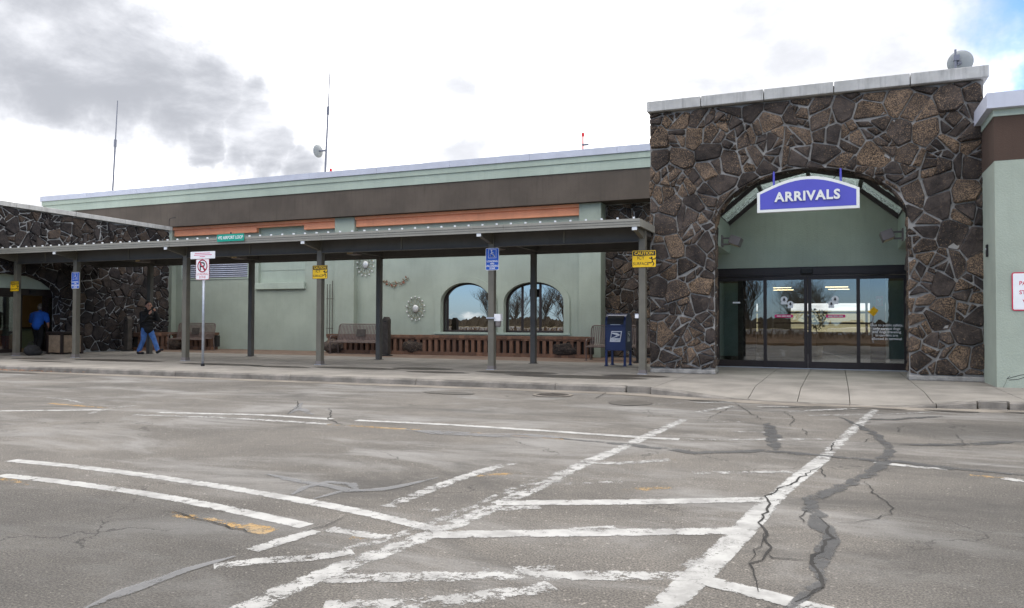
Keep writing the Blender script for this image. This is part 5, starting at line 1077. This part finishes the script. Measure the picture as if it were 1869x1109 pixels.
# ================================================================== INSIDE THE DOORS
ib = thing('recycling_bin', 'black bin with yellow lettering just inside the left door pane', 'bin', (-2.72, 22.0, 0)); MB().lathe((-2.78, 21.95, .001), [(.15, 0), (.19, .62)], 16).build('body', 'black', ib); MB().lathe((-2.78, 21.95, .623), [(.20, 0), (.20, .05), (.14, .11)], 16).build('lid', 'soft_black', ib); text('lettering', 'EL', 'sign_yellow', faceY(-2.78, 21.75, .45), .13, ib, .002, bold=.004)
pt = thing('potted_tree', 'small leafy potted tree inside the terminal behind the right sliding door', 'plant', (-.62, 28.4, 0)); MB().lathe((-.62, 28.4, .001), [(.16, 0), (.22, .36), (.20, .37)], 16).build('pot', 'beige', pt); MB().tube([(-.62, 28.4, .34), (-.60, 28.4, .8), (-.66, 28.42, 1.2)], [.025, .02, .012], 6).build('trunk', 'bark', pt)
m = MB(); rg = random.Random(8)
for k in range(260):
    a = rg.uniform(0, 6.28); u = rg.uniform(-1, 1); rr = rg.random()**.4; c = Vector((-.64+.42*rr*math.cos(a)*math.sqrt(1-u*u), 28.4+.42*rr*math.sin(a)*math.sqrt(1-u*u), 1.32+.40*rr*u)); d = Vector((rg.uniform(-1, 1), rg.uniform(-1, 1), rg.uniform(-1, .3))).normalized(); n = d.orthogonal().normalized(); m.add([c, c+d*.05+n*.025, c+d*.11, c+d*.05-n*.025], [(0, 1, 2, 3)])
m.build('crown', 'plant_leaf', pt)
# ================================================================== FALLEN LEAVES
m = MB(); rg = random.Random(9)
for k in range(90):
    x = rg.gauss(-19.3, .9); y = edge_y(x)-.02-abs(rg.gauss(0, .09)); a = rg.uniform(0, 6.28); s_ = rg.uniform(.03, .06); z = ZR+.022+rg.random()*.02; m.add([(x, y, z), (x+s_*math.cos(a), y+s_*math.sin(a), z+.012), (x+s_*math.cos(a+.9), y+s_*math.sin(a+.9), z+.004)], [(0, 1, 2)])
tag(m.build('fallen_leaves', 'autumn_leaf'), 'scatter of brown fallen leaves in the gutter at far left', 'leaves', kind='stuff')
# ================================================================== PEOPLE
def vox(m, name, mat, par, vs, it=4):
    o = m.build(name, mat, par, smooth=True); r = o.modifiers.new('r', 'REMESH'); r.mode = 'VOXEL'; r.voxel_size = vs; r.use_smooth_shade = True; s_ = o.modifiers.new('s', 'SMOOTH'); s_.iterations = it; s_.factor = .5; return o
def hand(m, w0, d, side, curl, k=1.):
    """palm and five bent fingers from the wrist w0 along d; side = thumb side, curl = direction the fingers close"""
    d, s_, c = Vector(d).normalized(), Vector(side).normalized(), Vector(curl).normalized(); w0 = Vector(w0)
    m.cap(w0, w0+d*.07*k, .03*k, .036*k, 8)
    for i, (o_, l) in enumerate(((.03, .07), (.01, .08), (-.01, .074), (-.03, .058))):
        b = w0+d*.085*k+s_*o_*k; q = b+d*l*.5*k+c*.012*k; e = q+(d*.5+c*.85).normalized()*l*.55*k; m.cap(b, q, .0105*k, .0095*k, 6); m.cap(q, e, .0095*k, .008*k, 6)
    t_ = w0+d*.03*k+s_*.035*k; q = t_+(d*.6+s_*.7+c*.3).normalized()*.045*k; m.cap(t_, q, .013*k, .011*k, 6); m.cap(q, q+(d*.9+c*.4).normalized()*.035*k, .011*k, .009*k, 6)
def head(m, c, fwd, k=1.):
    f_ = Vector(fwd).normalized(); l = Vector((-f_.y, f_.x, 0)).normalized(); c = Vector(c)
    m.ball(tuple(c+Vector((0, 0, .02*k))), (.098*k, .085*k, .118*k)); m.ball(tuple(c+f_*.035*k+Vector((0, 0, -.06*k))), (.062*k, .06*k, .072*k))
    m.cap(c+f_*.095*k+Vector((0, 0, .02*k)), c+f_*.118*k+Vector((0, 0, -.022*k)), .011*k, .017*k, 8)
    for s_ in (-1, 1): m.ball(tuple(c+l*s_*.088*k+Vector((0, 0, -.005*k))), (.022*k, .014*k, .033*k), 8, 6)
    m.cap(c+f_*.088*k+l*.02*k+Vector((0, 0, -.062*k)), c+f_*.088*k-l*.02*k+Vector((0, 0, -.062*k)), .011*k, .011*k, 6)
def face_bits(c, fwd, k, par):
    f_ = Vector(fwd).normalized(); l = Vector((-f_.y, f_.x, 0)).normalized(); c = Vector(c); m = MB(); 
    for s_ in (-1, 1): m.ball(tuple(c+f_*.092*k+l*s_*.034*k+Vector((0, 0, .018*k))), .011*k, 8, 6)
    m.build('eyes', 'ink', par); m = MB()
    for s_ in (-1, 1): p = c+f_*.098*k+l*s_*.034*k+Vector((0, 0, .04*k)); m.cap(p-l*.018*k, p+l*.018*k, .005, .005, 6)
    m.build('eyebrows', 'hair', par)
P0 = Vector((-22.3, 19.85, 0))
def L0(x, y, z): return tuple(P0+Vector((x, y, z)))
w1 = thing('person', 'man in black puffy jacket and jeans walking with a phone at his ear', 'person', tuple(P0))
hc, hf = L0(.09, -.02, 1.70), (.85, -.5, -.12)
b = MB(); head(b, hc, hf, 1.08); b.cap(L0(.02, 0, 1.48), L0(.07, -.01, 1.63), .062, .058); b.cap(L0(0, 0, 1.38), L0(-.01, 0, .98), .15, .145)
for s_ in (-1, 1): b.cap(L0(-.01, s_*.12, 1.42), L0(-.01, s_*.19, 1.40), .08, .07); b.cap(L0(0, s_*.08, .98), L0(0, s_*.09, .9), .11, .1)
rl_ = [L0(-.02, -.09, .92), L0(-.05, -.10, .50), L0(-.27, -.10, .10)]; ll_ = [L0(.0, .09, .92), L0(.23, .10, .52), L0(.42, .10, .12)]
for lg in (rl_, ll_): b.cap(lg[0], lg[1], .085, .058); b.cap(lg[1], lg[2], .058, .042)
b.cap(rl_[2], L0(-.08, -.10, .05), .045, .035); b.cap(ll_[2], L0(.60, .10, .14), .045, .035)
ra = [L0(0, -.21, 1.42), L0(.07, -.27, 1.17), L0(.235, -.13, 1.40)]; la = [L0(0, .21, 1.42), L0(.22, .26, 1.22), L0(.25, .10, 1.52)]
for a in (ra, la): b.cap(a[0], a[1], .055, .046); b.cap(a[1], a[2], .046, .032)
hand(b, ra[2], (.25, .25, .9), (1, 0, 0), (-.4, .7, 0)); hand(b, la[2], (-.2, -.25, .9), (.3, -.9, 0), (-.9, -.1, 0))
body = vox(b, 'body', 'skin', w1, .011, 2); face_bits(hc, hf, 1.08, w1)
h_ = MB(); h_.ball(L0(.06, .0, 1.765), (.122, .115, .115)); h_.ball(L0(.02, .03, 1.71), (.11, .11, .115)); vox(h_, 'hair', 'hair', w1, .014)
j = MB(); j.cap(L0(-.01, 0, 1.33), L0(-.015, 0, .98), .205, .215, 16); j.cap(L0(0, -.13, 1.40), L0(0, .13, 1.40), .135, .135, 14); j.cap(L0(.015, 0, 1.46), L0(.03, 0, 1.55), .11, .098); j.cap(L0(-.03, 0, .95), L0(.03, 0, .90), .20, .19, 14)
for a in (ra, la): j.cap(a[0], a[1], .098, .088); e = Vector(a[1]).lerp(Vector(a[2]), .86); j.cap(a[1], e, .088, .062)
for z in (1.05, 1.17, 1.29): j.tube([L0(.225*math.cos(R(a)), .215*math.sin(R(a)), z) for a in range(0, 375, 15)], .022, 6)
vox(j, 'jacket', 'jacket', w1, .02, 3)
p = MB(); p.cap(L0(0, -.06, .92), L0(0, .06, .92), .135, .135)
for lg in (rl_, ll_): p.cap(lg[0], lg[1], .115, .085); p.cap(lg[1], Vector(lg[1]).lerp(Vector(lg[2]), .9), .083, .078)
vox(p, 'jeans', 'jeans', w1, .016, 3)
for lg, t_, in ((rl_, L0(-.05, -.10, .045)), (ll_, L0(.63, .10, .17))):
    s_ = MB(); a = Vector(lg[2]); hl = a+Vector((-.03, 0, -.045)); s_.cap(hl, t_, .052, .042); s_.cap(a, hl, .055, .055); vox(s_, 'shoe', 'soft_black', w1, .012, 2)
ph = MB().box(-.012, .012, -.04, .04, -.075, .075).tf(Matrix.Translation(L0(.235, .035, 1.60)) @ Matrix.Rotation(R(18), 4, 'Y') @ Matrix.Rotation(R(25), 4, 'X')); phr = thing('mobile_phone', 'dark mobile phone held to the walking man\'s ear', 'phone', L0(.235, .035, 1.60)); ph.build('case', 'ink', phr, bevel=.004); MB().box(.0125, .0135, -.035, .035, -.065, .065).tf(Matrix.Translation(L0(.235, .035, 1.60)) @ Matrix.Rotation(R(18), 4, 'Y') @ Matrix.Rotation(R(25), 4, 'X')).build('screen', 'black', phr)
# man in blue, back to us, stooping through the open door
P1 = A+D*5.46+N*-.62; P1.z = .07; F1 = Vector((-.55, .83, 0)).normalized(); S1 = Vector((-F1.y, F1.x, 0))
def L1(f, s, z): return tuple(P1+F1*f+S1*s+Vector((0, 0, z)))
w2 = thing('person', 'man in bright blue shirt and black trousers stooping in the left doorway', 'person', tuple(P1))
hc = L1(.30, 0, 1.56); b = MB(); head(b, hc, F1+Vector((0, 0, -.5)), 1.05); b.cap(L1(.17, 0, 1.36), L1(.26, 0, 1.48), .06, .056); b.cap(L1(.10, 0, 1.28), L1(-.02, 0, .92), .145, .14)
for s_ in (-1, 1): b.cap(L1(.13, s_*.1, 1.32), L1(.13, s_*.19, 1.30), .08, .07)
r1 = [L1(0, -.09, .90), L1(.06, -.1, .48), L1(-.20, -.12, .10)]; r2 = [L1(0, .09, .90), L1(.18, .1, .50), L1(.16, .1, .10)]
for lg in (r1, r2): b.cap(lg[0], lg[1], .085, .058); b.cap(lg[1], lg[2], .058, .042); b.cap(lg[2], Vector(lg[2])+F1*.16+Vector((0, 0, -.05)), .045, .035)
a1 = [L1(.13, -.22, 1.30), L1(.10, -.29, 1.05), L1(.26, -.25, .84)]; a2 = [L1(.13, .22, 1.30), L1(.16, .28, 1.04), L1(.30, .24, .84)]
for a in (a1, a2): b.cap(a[0], a[1], .055, .046); b.cap(a[1], a[2], .045, .032); hand(b, a[2], (Vector(a[2])-Vector(a[1])), F1, -S1 if a is a2 else S1)
vox(b, 'body', 'skin', w2, .012, 2); face_bits(hc, F1, 1.05, w2)
h_ = MB(); h_.ball(L1(.27, 0, 1.60), (.118, .115, .115)); h_.ball(L1(.21, 0, 1.56), (.10, .105, .10)); vox(h_, 'hair', 'grey_hair', w2, .014)
j = MB(); j.cap(L1(.10, 0, 1.24), L1(-.02, 0, .93), .185, .18, 16); j.cap(L1(.13, -.12, 1.31), L1(.13, .12, 1.31), .12, .12, 14); j.cap(L1(.15, 0, 1.36), L1(.19, 0, 1.41), .08, .072)
for a in (a1, a2): j.cap(a[0], Vector(a[0]).lerp(Vector(a[1]), .85), .085, .08)
vox(j, 'shirt', 'shirt_blue', w2, .018, 3)
p = MB(); p.cap(L1(-.01, -.06, .90), L1(-.01, .06, .90), .14, .14)
for lg in (r1, r2): p.cap(lg[0], lg[1], .115, .085); p.cap(lg[1], Vector(lg[1]).lerp(Vector(lg[2]), .95), .083, .078)
vox(p, 'trousers', 'trousers', w2, .016, 3)
for lg in (r1, r2): s_ = MB(); a = Vector(lg[2]); s_.cap(a+Vector((0, 0, -.045)), a+F1*.2+Vector((0, 0, -.05)), .05, .042); s_.cap(a, a+Vector((0, 0, -.045)), .052, .052); vox(s_, 'shoe', 'soft_black', w2, .012, 2)
# ================================================================== BEHIND THE PHOTOGRAPHER (mirrored in the glass)
def bare_tree(seedn, H=8.):
    rg = random.Random(seedn); m = MB(); t_ = MB()
    def grow(p, d, l, r, lev):
        pts = [p]; q = p; dd = d; n = 4 if lev < 3 else 3
        for k in range(n): dd = (dd+Vector((rg.uniform(-.16, .16), rg.uniform(-.16, .16), rg.uniform(-.06, .12)))).normalized(); q = q+dd*l/n; pts.append(q)
        (t_ if lev == 0 else m).tube(pts, [r*(1-.45*k/n) for k in range(n+1)], 7 if lev == 0 else (5 if lev < 3 else 3), False)
        if lev >= 5: return
        for k in range({0: 6, 1: 5, 2: 5, 3: 4, 4: 3}[lev]):
            i = rg.randint(max(1, n-3), n) if lev else rg.randint(2, n); base = pts[i]; ax = Vector((rg.uniform(-1, 1), rg.uniform(-1, 1), rg.uniform(.05, .9))).normalized(); nd = (dd*.7+ax*.9).normalized(); grow(base, nd, l*rg.uniform(.58, .78), r*.52, lev+1)
    grow(Vector((0, 0, 0)), Vector((0, 0, 1)), H*.24, H*.0135, 0); return t_, m
trees = []
for seedn in (3, 8):
    tr_ = thing('bare_tree', 'x', 'tree', (0, 0, 0), 'bare trees on the median behind the camera'); a, b = bare_tree(seedn); a.build('trunk', 'bark', tr_, smooth=True); b.build('crown', 'bark', tr_, smooth=True); trees.append(tr_)
spots = [(-5.6, -15, 'mirrored in the left arrivals door'), (-3.0, -17, 'mirrored in the middle of the arrivals doors'), (-31.5, -18, 'mirrored at the right side of the left arched window'), (-28.0, -16.5, 'mirrored at the left of the right arched window'), (-25.5, -18, 'mirrored in the middle of the right arched window'), (-23.2, -17, 'mirrored at the right of the right arched window'), (-1.0, -21, 'mirrored beside the central door stile'), (-40, -17, 'at the far left of the median')]
for i, (x, y, lab) in enumerate(spots):
    src = trees[i % 2]; lab = 'leafless deciduous tree '+lab
    if i < 2: src.location = (x, y, -.15); src['label'] = lab
    else: dup(src, (x, y, -.15), lab, i*1.3)
m = MB(); rg = random.Random(14)
for k in range(2600):
    x = rg.uniform(-40, 20); y = rg.uniform(-8.2, -5.4); z = .12+(y+5.2)*-.1; h_ = rg.uniform(.2, .55); a = rg.uniform(0, 6.28); m.add([(x, y, z), (x+.05*math.cos(a), y+.05*math.sin(a), z+h_*.5), (x+.16*math.cos(a), y+.16*math.sin(a), z+h_), (x+.02*math.cos(a+2), y+.02*math.sin(a+2), z+h_*.5)], [(0, 1, 2, 3)])
tag(m.build('dry_shrubs', 'mulch'), 'low dry brown shrubs on the median behind the camera', 'shrubs', kind='stuff')
cw = thing('crossing_sign', 'yellow crossing sign on a post mirrored in the rightmost door pane', 'sign', (1.9, -4.7, .02)); MB().tube([(1.9, -4.7, 0), (1.9, -4.7, 2.12)], .03, 8).build('post', 'galvanised', cw); MB().prism([(0, -.3), (.3, 0), (0, .3), (-.3, 0)], lambda u, v, w_: (1.9+u, -4.66+w_, 1.8+v), 0, .006).build('plate', 'sign_yellow', cw)
m = MB(); rg = random.Random(31)
for y, hb in ((-122, .8), (-128, 1.3), (-134, 1.8)):
    v0 = len(m.v); xs_ = [-260+.5*k for k in range(761)]
    for x in xs_: h_ = hb+.5*math.sin(x*.11+y)+.35*math.sin(x*.43)+rg.uniform(-.45, .45); m.v += [(x, y, ZR-.1), (x, y+.6*rg.random(), h_), (x, y-1.5, ZR-.1)]
    for i in range(760): q = v0+3*i; m.f += [(q, q+3, q+4, q+1), (q+1, q+4, q+5, q+2)]
tag(m.build('far_woods', 'bark'), 'dark line of far woods beyond the parking lot behind the camera', 'woods', kind='stuff')
up_ = thing('utility_pole', 'wooden utility pole mirrored in the right arrivals door', 'pole', (6.2, -26, ZR)); MB().tube([(6.2, -26, ZR), (6.2, -26, 9)], [.15, .10], 10).build('pole', 'bark', up_); bx('crossarm', 'bark', up_, 5.3, 7.1, -26.2, -26.13, 8.3, 8.42)
for x in (5.4, 5.9, 6.5, 7.0): MB().lathe((x, -26.165, 8.42), [(.03, 0), (.05, .06), (.03, .14)], 8).build('insulator', 'dish_grey', up_)
def car(label, x, y, paint):
    o = thing('parked_car', label, 'car', (x, y, ZR), 'cars parked in the lot behind the camera'); z = ZR
    lower = [(-2.2, .35), (2.2, .35), (2.25, .6), (2.1, .85), (1.1, .97), (-1.9, 1.0), (-2.2, .9)]; cab = [(-1.7, .98), (1.0, .97), (.35, 1.45), (-1.2, 1.47)]
    MB().prism(lower, lambda u, v, w_: (x+u, y+w_, z+v), -.88, .88).build('body', paint, o, bevel=.09); MB().prism(cab, lambda u, v, w_: (x+u, y+w_, z+v), -.76, .76).build('cabin_glass', 'black', o, bevel=.07); bx('roof', paint, o, x-1.15, x+.3, y-.74, y+.74, z+1.45, z+1.50, bevel=.02)
    for sx_ in (-1.35, 1.35):
        for sy in (-.80, .80):
            wl = MB().lathe((x+sx_, y+sy, z+.32), [(.32, -.1), (.32, .1)], 20, 'y').build('wheel', 'rubber', o); MB().lathe((x+sx_, y+sy, z+.32), [(.2, -.105), (.2, .105)], 16, 'y').build('rim', 'galvanised', wl)
    for sy in (-.6, .6): bx('headlight', 'sign_white', o, x+2.12, x+2.24, y+sy-.15, y+sy+.15, z+.62, z+.75); bx('tail_light', 'red_lens', o, x-2.22, x-2.14, y+sy-.15, y+sy+.15, z+.68, z+.85)
    for sy in (-.98, .90): bx('mirror', paint, o, x+.55, x+.7, y+sy, y+sy+.08, z+.95, z+1.07)
car('silver parked car mirrored in the right sliding door', 1.6, -24, 'car_silver'); car('white parked car mirrored in the rightmost door pane', 7.0, -24.2, 'car_white'); car('dark blue parked car at the left of the parking lot row', -13, -24, 'car_blue')
